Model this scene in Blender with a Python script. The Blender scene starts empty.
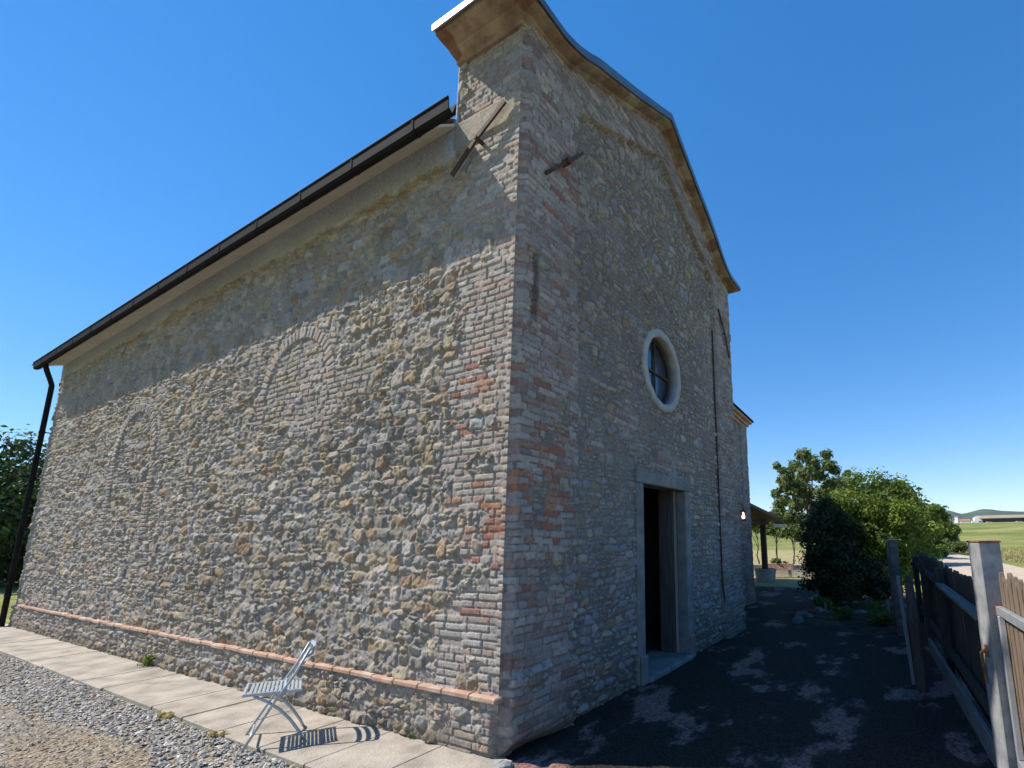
import bpy, math, random
import numpy as np
R = math.radians
random.seed(7); RNG = np.random.default_rng(7)
sc = bpy.context.scene
COL = sc.collection

# ------------------------------------------------------------------ camera, world, sun, exposure
CAMLOC = (-2.926, -2.812, 1.6)
cam_d = bpy.data.cameras.new('camera'); cam = bpy.data.objects.new('camera', cam_d); COL.objects.link(cam)
from mathutils import Matrix, Vector
yaw, pitch, roll = 0.5023, 0.1807, -0.0121
fw = Vector((math.cos(yaw)*math.cos(pitch), math.sin(yaw)*math.cos(pitch), math.sin(pitch)))
r0 = Vector((math.sin(yaw), -math.cos(yaw), 0)); u0 = r0.cross(fw)
rr = r0*math.cos(roll) + u0*math.sin(roll); uu = -r0*math.sin(roll) + u0*math.cos(roll)
m = Matrix((rr, uu, -fw)).transposed().to_4x4(); m.translation = Vector(CAMLOC)
cam.matrix_world = m
cam_d.sensor_width = 36; cam_d.lens = 491.66*36/1024
cam_d.shift_x = (512-637.87)/1024; cam_d.shift_y = (447.5-384)/1024
cam_d.clip_start = 0.05; cam_d.clip_end = 20000
sc.camera = cam

SUN_EL, SUN_AZ = 48.0, 114.8          # azimuth counter-clockwise from +X, towards the sun
world = bpy.data.worlds.new('World'); sc.world = world; world.use_nodes = True
nt = world.node_tree; bg = nt.nodes['Background']
sky = nt.nodes.new('ShaderNodeTexSky'); sky.sky_type = 'NISHITA'; sky.sun_disc = False
sky.sun_elevation = R(SUN_EL); sky.sun_rotation = R(90-SUN_AZ)
sky.altitude = 300; sky.air_density = 0.8; sky.dust_density = 0.0; sky.ozone_density = 3.0
gm = nt.nodes.new('ShaderNodeGamma'); gm.inputs[1].default_value = 0.6
hs = nt.nodes.new('ShaderNodeHueSaturation'); hs.inputs['Hue'].default_value = 0.507; hs.inputs['Saturation'].default_value = 1.72; hs.inputs['Value'].default_value = 1.92
nt.links.new(sky.outputs[0], gm.inputs[0]); nt.links.new(gm.outputs[0], hs.inputs['Color'])
nt.links.new(hs.outputs[0], bg.inputs[0]); bg.inputs[1].default_value = 0.14
sd = bpy.data.lights.new('sun', 'SUN'); sd.energy = 5.0; sd.angle = R(0.53); sd.color = (1.0, 0.94, 0.85)
so = bpy.data.objects.new('sun', sd); COL.objects.link(so)
sdir = Vector((math.cos(R(SUN_AZ))*math.cos(R(SUN_EL)), math.sin(R(SUN_AZ))*math.cos(R(SUN_EL)), math.sin(R(SUN_EL))))
so.rotation_euler = sdir.to_track_quat('Z', 'Y').to_euler()
sc.view_settings.view_transform = 'Standard'; sc.view_settings.look = 'None'
sc.view_settings.exposure = 0.5; sc.view_settings.gamma = 1.0; sc.view_settings.use_curve_mapping = False
sc.cycles.use_denoising = True
sc.cycles.max_bounces = 6

# ------------------------------------------------------------------ helpers: tagging
def tag(o, label=None, cat=None, group=None, kind=None):
    if label: o['label'] = label
    if cat: o['category'] = cat
    if group: o['group'] = group
    if kind: o['kind'] = kind
    return o
def empty(name, loc=(0,0,0), rz=0.0, label=None, cat=None, group=None):
    o = bpy.data.objects.new(name, None); COL.objects.link(o)
    o.location = loc; o.rotation_euler = (0,0,rz); o.empty_display_size = .2
    return tag(o, label, cat, group)
def copy_tree(o, parent=None):
    c = o.copy(); COL.objects.link(c); c.parent = parent
    for ch in [x for x in list(COL.objects) if x.parent == o]: copy_tree(ch, c)
    return c

# ------------------------------------------------------------------ helpers: meshes
class MB:
    def __init__(s): s.v = []; s.f = []; s.n = 0
    def add(s, v, f):
        v = np.asarray(v, float); s.v.append(v); n = s.n
        s.f += [tuple(int(i)+n for i in q) for q in f]; s.n += len(v); return s
    def box(s, a, b, M=None, bev=0.0):
        a = np.minimum(a, b).astype(float) if False else np.array(a, float); b = np.array(b, float)
        if bev > 0:
            vs = []; 
            for sx in (0,1):
                for sy in (0,1):
                    for sz in (0,1):
                        c = np.array([(a,b)[sx][0], (a,b)[sy][1], (a,b)[sz][2]]); d = np.array([1-2*sx, 1-2*sy, 1-2*sz])*bev
                        vs += [c+d*[0,1,1], c+d*[1,0,1], c+d*[1,1,0]]
            vs = np.array(vs); i = lambda x,y,z,k: ((x*2+y)*2+z)*3+k
            fs = []
            for s_ in (0,1):
                q = [i(s_,0,0,0), i(s_,1,0,0), i(s_,1,1,0), i(s_,0,1,0)]; fs.append(q if s_ else q[::-1])
                q = [i(0,s_,0,1), i(0,s_,1,1), i(1,s_,1,1), i(1,s_,0,1)]; fs.append(q if s_ else q[::-1])
                q = [i(0,0,s_,2), i(1,0,s_,2), i(1,1,s_,2), i(0,1,s_,2)]; fs.append(q if s_ else q[::-1])
            for p in (0,1):
                for q in (0,1):
                    fs.append([i(p,q,0,0), i(p,q,1,0), i(p,q,1,1), i(p,q,0,1)])
                    fs.append([i(p,0,q,0), i(p,1,q,0), i(p,1,q,2), i(p,0,q,2)])
                    fs.append([i(0,p,q,1), i(1,p,q,1), i(1,p,q,2), i(0,p,q,2)])
            for x in (0,1):
                for y in (0,1):
                    for z in (0,1): fs.append([i(x,y,z,0), i(x,y,z,1), i(x,y,z,2)])
        else:
            vs = np.array([[x,y,z] for x in (a[0],b[0]) for y in (a[1],b[1]) for z in (a[2],b[2])])
            fs = [(0,1,3,2),(4,6,7,5),(0,4,5,1),(2,3,7,6),(0,2,6,4),(1,5,7,3)]
        if M is not None: vs = vs @ np.array(M)[:3,:3].T + np.array(M)[:3,3]
        return s.add(vs, fs)
    def bar(s, p, q, w, h=None, up=(0,0,1), bev=0.0):
        p = Vector(p); q = Vector(q); h = h or w; d = (q-p); L = d.length; d.normalize()
        up = Vector(up)
        if abs(d.dot(up)) > .98: up = Vector((1,0,0))
        x = d.cross(up).normalized(); y = x.cross(d)
        M = Matrix((x, d, y)).transposed().to_4x4(); M.translation = p
        return s.box((-w/2,0,-h/2), (w/2,L,h/2), M, bev)
    def tube(s, pts, r, n=8, cap=True):
        pts = [Vector(p) for p in pts]; k = len(pts)
        rs = r if hasattr(r, '__len__') else [r]*k
        vs = []; fs = []; ref = None
        for i, p in enumerate(pts):
            t = (pts[min(i+1,k-1)]-pts[max(i-1,0)]).normalized()
            if ref is None:
                ref = t.cross(Vector((0,0,1)))
                if ref.length < .05: ref = t.cross(Vector((1,0,0)))
            a = (ref - t*ref.dot(t)).normalized(); ref = a; b = t.cross(a)
            for j in range(n):
                th = 2*math.pi*j/n; vs.append(p + (a*math.cos(th)+b*math.sin(th))*rs[i])
        for i in range(k-1):
            for j in range(n):
                fs.append((i*n+j, i*n+(j+1)%n, (i+1)*n+(j+1)%n, (i+1)*n+j))
        if cap:
            fs.append(tuple(range(n))[::-1]); fs.append(tuple((k-1)*n+j for j in range(n)))
        return s.add([tuple(v) for v in vs], fs)
    def lathe(s, prof, n=16, c=(0,0,0)):
        vs = []; fs = []
        for (r_, z) in prof:
            for j in range(n):
                th = 2*math.pi*j/n; vs.append((c[0]+r_*math.cos(th), c[1]+r_*math.sin(th), c[2]+z))
        for i in range(len(prof)-1):
            for j in range(n): fs.append((i*n+j, i*n+(j+1)%n, (i+1)*n+(j+1)%n, (i+1)*n+j))
        fs.append(tuple(range(n))[::-1]); fs.append(tuple((len(prof)-1)*n+j for j in range(n)))
        return s.add(vs, fs)
    def build(s, name, mat, parent=None, smooth=False):
        me = bpy.data.meshes.new(name)
        v = np.concatenate(s.v) if s.v else np.zeros((0,3))
        me.from_pydata([tuple(x) for x in v.tolist()], [], s.f); me.validate()
        if smooth: me.polygons.foreach_set('use_smooth', [True]*len(me.polygons))
        me.materials.append(mat); me.update()
        o = bpy.data.objects.new(name, me); COL.objects.link(o); o.parent = parent
        return o
def quads_mesh(name, V, F, mat, parent=None, col=None, smooth=True):
    """fast numpy mesh: V (n,3), F (m,4) or (m,3)"""
    me = bpy.data.meshes.new(name); k = F.shape[1]
    me.vertices.add(len(V)); me.vertices.foreach_set('co', V.astype(np.float32).ravel())
    me.loops.add(F.size); me.loops.foreach_set('vertex_index', F.astype(np.int32).ravel())
    me.polygons.add(len(F)); me.polygons.foreach_set('loop_start', np.arange(0, F.size, k, dtype=np.int32))
    me.polygons.foreach_set('loop_total', np.full(len(F), k, np.int32))
    me.polygons.foreach_set('use_smooth', np.full(len(F), smooth))
    if col is not None:
        a = me.color_attributes.new('Col', 'FLOAT_COLOR', 'POINT')
        a.data.foreach_set('color', np.concatenate([col, np.ones((len(col),1))], 1).astype(np.float32).ravel())
    me.materials.append(mat); me.update(calc_edges=True); me.validate()
    o = bpy.data.objects.new(name, me); COL.objects.link(o); o.parent = parent
    return o
def sub(o, lv=2, bev=None):
    if bev:
        b = o.modifiers.new('bev','BEVEL'); b.width = bev; b.segments = 2; b.limit_method = 'ANGLE'
    return o

# ------------------------------------------------------------------ helpers: numpy noise
def h2(i, j, s=0):
    n = (i.astype(np.int64)*374761393 + j.astype(np.int64)*668265263 + s*974634877) & 0xffffffff
    n = ((n ^ (n >> 13))*1274126177) & 0xffffffff
    n = ((n ^ (n >> 16))*2246822519) & 0xffffffff
    n = n ^ (n >> 15)
    return (n & 0xffffff)/float(0xffffff)
def vn(x, y, s=0):
    i = np.floor(x); j = np.floor(y); a = x-i; b = y-j; a = a*a*(3-2*a); b = b*b*(3-2*b)
    return (h2(i,j,s)*(1-a)+h2(i+1,j,s)*a)*(1-b) + (h2(i,j+1,s)*(1-a)+h2(i+1,j+1,s)*a)*b
def fbm(x, y, s=0, o=4):
    r_ = 0; a = .5; t = 0
    for k in range(o): r_ = r_ + a*vn(x*2**k+k*17.3, y*2**k+k*9.1, s+k); t += a; a *= .5
    return r_/t
def sst(a, b, x):
    t = np.clip((x-a)/(b-a), 0, 1); return t*t*(3-2*t)

def rubble(u, v, cw, ch, seed, p=2.6, jit=.85):
    """irregular rubble masonry: returns edge distance (m) and a per-stone id in [0,1)"""
    wu = u + (fbm(u*7, v*7, seed+50, 3)-.5)*.055; wv = v + (fbm(u*7, v*7, seed+60, 3)-.5)*.030 + (vn(u*.8, v*.8, seed+61)-.5)*.07 + (vn(v*5.5+7, v*0, seed+62)-.5)*ch*1.1
    U = wu/cw; V = wv/ch; r_ = np.floor(V)
    F1 = np.full(u.shape, 9.); F2 = F1.copy(); ID = np.zeros(u.shape); JD = np.zeros(u.shape); TL = np.zeros(u.shape)
    for dr in (-1,0,1):
        row = r_+dr; off = h2(row, row*0, seed+1)*7.3; c0 = np.floor(U+off)
        for dc in (-1,0,1):
            cc = c0+dc
            su = cc+.5+(h2(cc,row,seed+2)-.5)*jit - off; sv = row+.5+(h2(cc,row,seed+3)-.5)*jit*.26
            sz = .80+.45*h2(cc,row,seed+4)
            d = (np.abs((U-su)*1.05)**p + np.abs((V-sv))**p)**(1/p)/sz
            m1 = d < F1; F2 = np.where(m1, F1, np.minimum(F2, d))
            ID = np.where(m1, h2(cc,row,seed+5), ID); JD = np.where(m1, h2(cc,row,seed+6), JD)
            TL = np.where(m1, np.clip((U-su)*cw*(h2(cc,row,seed+7)-.5) + (V-sv)*ch*(h2(cc,row,seed+8)-.5)*1.5,-.07,.07), TL); F1 = np.where(m1, d, F1)
    return (F2-F1)*.5*ch, ID, JD, TL
def bricks(u, v, L, H, seed, wob=.012):
    wv = v + (fbm(u*1.3, v*1.3, seed+9, 3)-.5)*wob*6; wu = u + (vn(u*9, v*9, seed+8)-.5)*.012
    V = wv/H; row = np.floor(V); hl = np.where(h2(row,row*0,seed)>.62, .5, 1.0)*L
    U = wu/hl + h2(row,row*0,seed+1)*5 ; c = np.floor(U)
    # jittered vertical joints
    e0 = (U-c-.16*(h2(c,row,seed+2)-.5))*hl; e1 = (c+1-U+.16*(h2(c+1,row,seed+2)-.5))*hl
    dz = np.minimum(V-row, row+1-V)*H
    return np.minimum(np.minimum(e0, e1), dz), h2(c,row,seed+3), h2(c,row,seed+4)
def pick(idv, pal):
    pal = np.array(pal); k = np.clip((idv*len(pal)).astype(int), 0, len(pal)-1); return pal[k]

STONE = [(.36,.33,.28),(.40,.35,.28),(.33,.31,.28),(.43,.36,.26),(.30,.28,.25),(.38,.36,.33),(.40,.33,.24),(.35,.31,.25),(.45,.40,.33),(.36,.265,.175),(.34,.315,.29),(.40,.37,.33)]
BRICKD = [(.27,.13,.095),(.29,.16,.12),(.24,.12,.10),(.27,.18,.145),(.23,.14,.12),(.31,.17,.12)]
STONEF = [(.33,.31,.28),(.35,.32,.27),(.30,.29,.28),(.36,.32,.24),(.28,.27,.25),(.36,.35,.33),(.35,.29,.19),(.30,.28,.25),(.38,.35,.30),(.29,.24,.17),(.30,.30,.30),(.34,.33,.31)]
BRICKP = [(.44,.39,.34),(.42,.37,.33),(.46,.40,.34),(.40,.34,.30),(.45,.35,.29),(.40,.37,.34),(.47,.42,.37),(.42,.31,.26)]
BRICKR = [(.40,.17,.10),(.44,.21,.12),(.36,.14,.09),(.42,.25,.18),(.33,.16,.12),(.47,.27,.18)]
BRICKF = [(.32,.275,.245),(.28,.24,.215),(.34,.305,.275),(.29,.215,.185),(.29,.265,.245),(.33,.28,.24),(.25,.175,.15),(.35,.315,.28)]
def lerp(a, b, t): return a*(1-t[:,None]) + b*t[:,None]
def gauss(u, v, cu, cv, su, sv): return np.exp(-((u-cu)/su)**2-((v-cv)/sv)**2)

# ------------------------------------------------------------------ materials
def new_mat(name):
    mt = bpy.data.materials.new(name); mt.use_nodes = True
    return mt, mt.node_tree, mt.node_tree.nodes['Principled BSDF']
def noise_mat(name, c1, c2, scale=8, rough=.85, bump=.3, bscale=None, metal=0.0, detail=6, c3=None, stretch=None, spec=.3, bdist=.01):
    mt, t, b = new_mat(name); N = t.nodes; L = t.links
    tc = N.new('ShaderNodeTexCoord'); src = tc.outputs['Object']
    if stretch:
        mp = N.new('ShaderNodeMapping'); mp.inputs['Scale'].default_value = stretch; L.new(src, mp.inputs[0]); src = mp.outputs[0]
    n1 = N.new('ShaderNodeTexNoise'); n1.inputs['Scale'].default_value = scale; n1.inputs['Detail'].default_value = detail; n1.inputs['Roughness'].default_value = .62
    L.new(src, n1.inputs['Vector'])
    cr = N.new('ShaderNodeValToRGB'); cr.color_ramp.elements[0].position = .32; cr.color_ramp.elements[1].position = .68
    cr.color_ramp.elements[0].color = (*c1,1); cr.color_ramp.elements[1].color = (*c2,1)
    if c3: e = cr.color_ramp.elements.new(.5); e.color = (*c3,1)
    L.new(n1.outputs['Fac'], cr.inputs[0]); L.new(cr.outputs[0], b.inputs['Base Color'])
    b.inputs['Roughness'].default_value = rough; b.inputs['Metallic'].default_value = metal; b.inputs['Specular IOR Level'].default_value = spec
    if bump:
        n2 = N.new('ShaderNodeTexNoise'); n2.inputs['Scale'].default_value = bscale or scale*4; n2.inputs['Detail'].default_value = 5
        L.new(src, n2.inputs['Vector'])
        bp = N.new('ShaderNodeBump'); bp.inputs['Strength'].default_value = bump; bp.inputs['Distance'].default_value = bdist
        L.new(n2.outputs['Fac'], bp.inputs['Height']); L.new(bp.outputs[0], b.inputs['Normal'])
    return mt
def masonry_mat():
    mt, t, b = new_mat('masonry'); N = t.nodes; L = t.links
    at = N.new('ShaderNodeAttribute'); at.attribute_name = 'Col'
    tc = N.new('ShaderNodeTexCoord')
    n1 = N.new('ShaderNodeTexNoise'); n1.inputs['Scale'].default_value = 28; n1.inputs['Detail'].default_value = 8; n1.inputs['Roughness'].default_value = .7
    L.new(tc.outputs['Object'], n1.inputs['Vector'])
    mr = N.new('ShaderNodeMapRange'); mr.inputs[1].default_value = .25; mr.inputs[2].default_value = .75; mr.inputs[3].default_value = .62; mr.inputs[4].default_value = 1.36
    L.new(n1.outputs['Fac'], mr.inputs[0])
    mx = N.new('ShaderNodeMix'); mx.data_type = 'RGBA'; mx.blend_type = 'MULTIPLY'; mx.inputs[0].default_value = 1
    L.new(at.outputs['Color'], mx.inputs[6]); L.new(mr.outputs[0], mx.inputs[7])
    L.new(mx.outputs[2], b.inputs['Base Color'])
    b.inputs['Roughness'].default_value = .93; b.inputs['Specular IOR Level'].default_value = .15
    n2 = N.new('ShaderNodeTexNoise'); n2.inputs['Scale'].default_value = 60; n2.inputs['Detail'].default_value = 7; n2.inputs['Roughness'].default_value = .65
    L.new(tc.outputs['Object'], n2.inputs['Vector'])
    bp = N.new('ShaderNodeBump'); bp.inputs['Strength'].default_value = .75; bp.inputs['Distance'].default_value = .014
    L.new(n2.outputs['Fac'], bp.inputs['Height']); L.new(bp.outputs[0], b.inputs['Normal'])
    return mt
M_MAS = masonry_mat()
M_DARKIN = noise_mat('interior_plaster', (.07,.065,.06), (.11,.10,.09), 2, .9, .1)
M_STONEFRAME = noise_mat('frame_stone', (.16,.155,.145), (.27,.26,.24), 6, .85, .35, 40, c3=(.215,.205,.19))
M_PLASTER = noise_mat('plaster', (.36,.34,.31), (.45,.43,.39), 2.5, .92, .35, 30, c3=(.41,.39,.36))
M_SOFFIT = noise_mat('cornice_plaster', (.58,.53,.45), (.70,.65,.56), 3, .9, .3, 30)
M_CORNICE = noise_mat('cornice_stone', (.15,.115,.085), (.34,.285,.22), 5, .9, .6, 35, c3=(.255,.205,.155), detail=9)
def _bricky(mt, sc_, lo, hi):
    t = mt.node_tree; N = t.nodes; L = t.links; b = N['Principled BSDF']; tc = N.new('ShaderNodeTexCoord')
    mp = N.new('ShaderNodeMapping'); mp.inputs['Scale'].default_value = sc_; L.new(tc.outputs['Object'], mp.inputs[0])
    vo = N.new('ShaderNodeTexVoronoi'); vo.inputs['Scale'].default_value = 1; vo.inputs['Randomness'].default_value = .5; L.new(mp.outputs[0], vo.inputs['Vector'])
    se = N.new('ShaderNodeSeparateColor'); L.new(vo.outputs['Color'], se.inputs[0])
    cr = N.new('ShaderNodeValToRGB'); cr.color_ramp.elements[0].color = (*lo,1); cr.color_ramp.elements[1].color = (*hi,1); L.new(se.outputs[0], cr.inputs[0])
    old = b.inputs['Base Color'].links[0].from_socket; mx = N.new('ShaderNodeMix'); mx.data_type = 'RGBA'; mx.blend_type = 'MULTIPLY'; mx.inputs[0].default_value = 1
    L.new(old, mx.inputs[6]); L.new(cr.outputs[0], mx.inputs[7]); L.new(mx.outputs[2], b.inputs['Base Color'])
_bricky(M_CORNICE, (4,4,9), (.75,.55,.48), (1.25,1.25,1.2))
M_METAL = noise_mat('brown_sheet_metal', (.012,.011,.012), (.020,.018,.019), 3, .8, .05, spec=.06)
M_SHEET = noise_mat('grey_sheet_metal', (.16,.165,.17), (.24,.245,.25), 3, .38, .04, metal=.75, spec=.5)
M_IRON = noise_mat('rusty_iron', (.05,.035,.03), (.13,.07,.045), 14, .8, .4, 60, metal=.2)
M_TERRA = noise_mat('terracotta', (.36,.20,.135), (.50,.40,.31), 5, .92, .6, 50, c3=(.44,.28,.20), detail=9)
M_WOODDARK = noise_mat('dark_wood', (.030,.026,.022), (.075,.06,.05), 5, .85, .5, 30, stretch=(6,6,.6))
M_DOORWOOD = noise_mat('door_wood', (.06,.052,.046), (.11,.098,.088), 4, .7, .3, 20, stretch=(5,5,.5))
M_GLASS, _t, _b = new_mat('window_glass'); _b.inputs['Base Color'].default_value = (.03,.045,.07,1); _b.inputs['Roughness'].default_value = .12; _b.inputs['Specular IOR Level'].default_value = 1.0
M_TILE = noise_mat('roof_tile', (.24,.11,.07), (.40,.21,.13), 6, .9, .4, 40)
M_CONC = noise_mat('concrete', (.22,.21,.20), (.36,.35,.33), 7, .92, .5, 50, c3=(.30,.29,.27), detail=9)
M_STEEL = noise_mat('galvanised_steel', (.34,.35,.36), (.52,.53,.54), 9, .45, .08, metal=.55, spec=.5)
M_POST = noise_mat('weathered_paint_post', (.17,.17,.175), (.30,.30,.305), 9, .75, .12, 45, c3=(.24,.24,.245), detail=10)
M_RUST = noise_mat('rust', (.12,.05,.025), (.30,.13,.06), 16, .9, .5, 60)
M_CHAIR = noise_mat('grey_chair_paint', (.36,.41,.44), (.47,.52,.55), 20, .42, .05, metal=.3, spec=.5)
M_FENCEW = noise_mat('old_fence_wood', (.038,.031,.026), (.105,.082,.062), 5, .9, .6, 25, stretch=(9,9,.7), c3=(.07,.055,.043), detail=9)
M_GREYW = noise_mat('grey_plank', (.13,.125,.12), (.24,.23,.22), 5, .88, .5, 25, stretch=(.7,9,9), detail=9)
M_BARK = noise_mat('bark', (.05,.04,.03), (.13,.10,.08), 10, .95, .8, 30, stretch=(3,3,.8))
def leaf_mat(name, c1, c2, scale=1.2, trans=.35):
    mt, t, b = new_mat(name); N = t.nodes; L = t.links
    at = N.new('ShaderNodeAttribute'); at.attribute_name = 'Col'
    cr = N.new('ShaderNodeValToRGB'); cr.color_ramp.elements[0].color = (*c1,1); cr.color_ramp.elements[1].color = (*c2,1)
    L.new(at.outputs['Fac'], cr.inputs[0]); L.new(cr.outputs[0], b.inputs['Base Color'])
    b.inputs['Roughness'].default_value = .55; b.inputs['Specular IOR Level'].default_value = .3
    tr = N.new('ShaderNodeBsdfTranslucent'); L.new(cr.outputs[0], tr.inputs[0])
    ms = N.new('ShaderNodeMixShader'); ms.inputs[0].default_value = trans
    L.new(b.outputs[0], ms.inputs[1]); L.new(tr.outputs[0], ms.inputs[2])
    L.new(ms.outputs[0], N['Material Output'].inputs[0]); return mt

# ------------------------------------------------------------------ terrain height
def terr(x, y):
    d = np.hypot(x, y); far = sst(60, 260, d)*6.0*sst(-.2, .4, x/np.maximum(d,1))
    return far + (vn(x*.02, y*.02, 3)-.5)*.8*sst(60, 150, d)

# ------------------------------------------------------------------ ground sheets
def terrain():
    rad = np.concatenate([np.linspace(0, 60, 80), np.geomspace(62, 3700, 66)]); th = np.linspace(0, 2*np.pi, 145)[:-1]
    Rr, T = np.meshgrid(rad, th, indexing='ij'); x = Rr*np.cos(T); y = Rr*np.sin(T)
    V = np.stack([x, y, terr(x,y)], -1).reshape(-1,3); n = len(th); F = []
    ii, jj = np.meshgrid(np.arange(len(rad)-1), np.arange(n), indexing='ij')
    F = np.stack([ii*n+jj, (ii+1)*n+jj, (ii+1)*n+(jj+1)%n, ii*n+(jj+1)%n], -1).reshape(-1,4)
    mt, t, b = new_mat('dry_field_grass'); N = t.nodes; L = t.links
    tc = N.new('ShaderNodeTexCoord')
    n1 = N.new('ShaderNodeTexNoise'); n1.inputs['Scale'].default_value = .06; n1.inputs['Detail'].default_value = 9; n1.inputs['Roughness'].default_value = .65
    L.new(tc.outputs['Object'], n1.inputs['Vector'])
    cr = N.new('ShaderNodeValToRGB'); e = cr.color_ramp.elements
    e[0].position = .36; e[0].color = (.13,.165,.04,1); e[1].position = .64; e[1].color = (.32,.28,.105,1)
    k = e.new(.5); k.color = (.20,.215,.068,1)
    L.new(n1.outputs['Fac'], cr.inputs[0])
    n3 = N.new('ShaderNodeTexNoise'); n3.inputs['Scale'].default_value = 3; n3.inputs['Detail'].default_value = 8
    L.new(tc.outputs['Object'], n3.inputs['Vector'])
    mr = N.new('ShaderNodeMapRange'); mr.inputs[1].default_value=.3; mr.inputs[2].default_value=.7; mr.inputs[3].default_value=.6; mr.inputs[4].default_value=1.35
    L.new(n3.outputs['Fac'], mr.inputs[0])
    mx = N.new('ShaderNodeMix'); mx.data_type='RGBA'; mx.blend_type='MULTIPLY'; mx.inputs[0].default_value=1
    L.new(cr.outputs[0], mx.inputs[6]); L.new(mr.outputs[0], mx.inputs[7]); L.new(mx.outputs[2], b.inputs['Base Color'])
    b.inputs['Roughness'].default_value = 1; b.inputs['Specular IOR Level'].default_value = .05
    bp = N.new('ShaderNodeBump'); bp.inputs['Strength'].default_value=.8; bp.inputs['Distance'].default_value=.08
    L.new(n3.outputs['Fac'], bp.inputs['Height']); L.new(bp.outputs[0], b.inputs['Normal'])
    tag(quads_mesh('terrain', V, F, mt), kind='structure')
terrain()

def sheet(name, x0, x1, y0, y1, z, mat, amp=0.0, nx=2, ny=2, fn=None):
    X, Y = np.meshgrid(np.linspace(x0,x1,nx), np.linspace(y0,y1,ny), indexing='ij')
    Z = np.full(X.shape, float(z)) + (fn(X,Y) if fn else 0)
    V = np.stack([X,Y,Z],-1).reshape(-1,3); ii, jj = np.meshgrid(np.arange(nx-1), np.arange(ny-1), indexing='ij')
    F = np.stack([ii*ny+jj, (ii+1)*ny+jj, (ii+1)*ny+jj+1, ii*ny+jj+1],-1).reshape(-1,4)
    return tag(quads_mesh(name, V, F, mat), kind='structure')
# gravel yard left of the church
def gravel_mat():
    mt, t, b = new_mat('gravel_yard'); N=t.nodes; L=t.links
    tc = N.new('ShaderNodeTexCoord'); vo = N.new('ShaderNodeTexVoronoi'); vo.inputs['Scale'].default_value = 38; L.new(tc.outputs['Object'], vo.inputs['Vector'])
    hsv = N.new('ShaderNodeSeparateColor'); L.new(vo.outputs['Color'], hsv.inputs[0])
    cr = N.new('ShaderNodeValToRGB'); e = cr.color_ramp.elements; e[0].color=(.15,.135,.115,1); e[1].color=(.36,.325,.275,1); k=e.new(.5); k.color=(.26,.23,.19,1)
    L.new(hsv.outputs[0], cr.inputs[0])
    n1 = N.new('ShaderNodeTexNoise'); n1.inputs['Scale'].default_value=1.1; n1.inputs['Detail'].default_value=7; L.new(tc.outputs['Object'], n1.inputs['Vector'])
    c2 = N.new('ShaderNodeValToRGB'); c2.color_ramp.elements[0].position=.42; c2.color_ramp.elements[1].position=.6
    c2.color_ramp.elements[0].color=(1,1,1,1); c2.color_ramp.elements[1].color=(.98,.90,.77,1); L.new(n1.outputs['Fac'], c2.inputs[0])
    mx = N.new('ShaderNodeMix'); mx.data_type='RGBA'; mx.blend_type='MULTIPLY'; mx.inputs[0].default_value=1
    L.new(cr.outputs[0], mx.inputs[6]); L.new(c2.outputs[0], mx.inputs[7]); L.new(mx.outputs[2], b.inputs['Base Color'])
    b.inputs['Roughness'].default_value=.95; b.inputs['Specular IOR Level'].default_value=.1
    bp = N.new('ShaderNodeBump'); bp.inputs['Strength'].default_value=.9; bp.inputs['Distance'].default_value=.02; bp.invert=True
    L.new(vo.outputs['Distance'], bp.inputs['Height']); L.new(bp.outputs[0], b.inputs['Normal'])
    return mt
sheet('gravel_yard', -9, -.72, -8, 20, .006, gravel_mat())
# dark patched forecourt in front of the facade
def court_mat():
    mt, t, b = new_mat('forecourt'); N=t.nodes; L=t.links
    tc = N.new('ShaderNodeTexCoord')
    mp = N.new('ShaderNodeMapping'); mp.inputs['Scale'].default_value=(.7,1.25,1); mp.inputs['Rotation'].default_value=(0,0,R(14)); L.new(tc.outputs['Object'], mp.inputs[0])
    n1 = N.new('ShaderNodeTexNoise'); n1.inputs['Scale'].default_value=1.15; n1.inputs['Detail'].default_value=9; n1.inputs['Roughness'].default_value=.62; L.new(mp.outputs[0], n1.inputs['Vector'])
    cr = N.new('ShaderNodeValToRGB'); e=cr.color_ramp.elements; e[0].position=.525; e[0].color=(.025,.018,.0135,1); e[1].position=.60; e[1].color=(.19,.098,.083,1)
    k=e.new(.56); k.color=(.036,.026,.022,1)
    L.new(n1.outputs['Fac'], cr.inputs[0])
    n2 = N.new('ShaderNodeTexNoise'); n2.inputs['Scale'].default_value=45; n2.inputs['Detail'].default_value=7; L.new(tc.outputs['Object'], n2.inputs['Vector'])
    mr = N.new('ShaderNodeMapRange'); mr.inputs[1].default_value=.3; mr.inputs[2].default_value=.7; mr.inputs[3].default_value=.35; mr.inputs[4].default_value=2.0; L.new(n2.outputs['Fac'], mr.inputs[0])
    mx = N.new('ShaderNodeMix'); mx.data_type='RGBA'; mx.blend_type='MULTIPLY'; mx.inputs[0].default_value=1
    L.new(cr.outputs[0], mx.inputs[6]); L.new(mr.outputs[0], mx.inputs[7]); L.new(mx.outputs[2], b.inputs['Base Color'])
    b.inputs['Roughness'].default_value=.9; b.inputs['Specular IOR Level'].default_value=.2
    bp = N.new('ShaderNodeBump'); bp.inputs['Strength'].default_value=.6; bp.inputs['Distance'].default_value=.012
    L.new(n2.outputs['Fac'], bp.inputs['Height']); L.new(bp.outputs[0], b.inputs['Normal'])
    return mt
sheet('forecourt', -.3, 13.2, -3.6, 2.6, .008, court_mat(), nx=60, ny=30, fn=lambda X,Y: (vn(X*1.5,Y*1.5,8)-.5)*.006)
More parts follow.
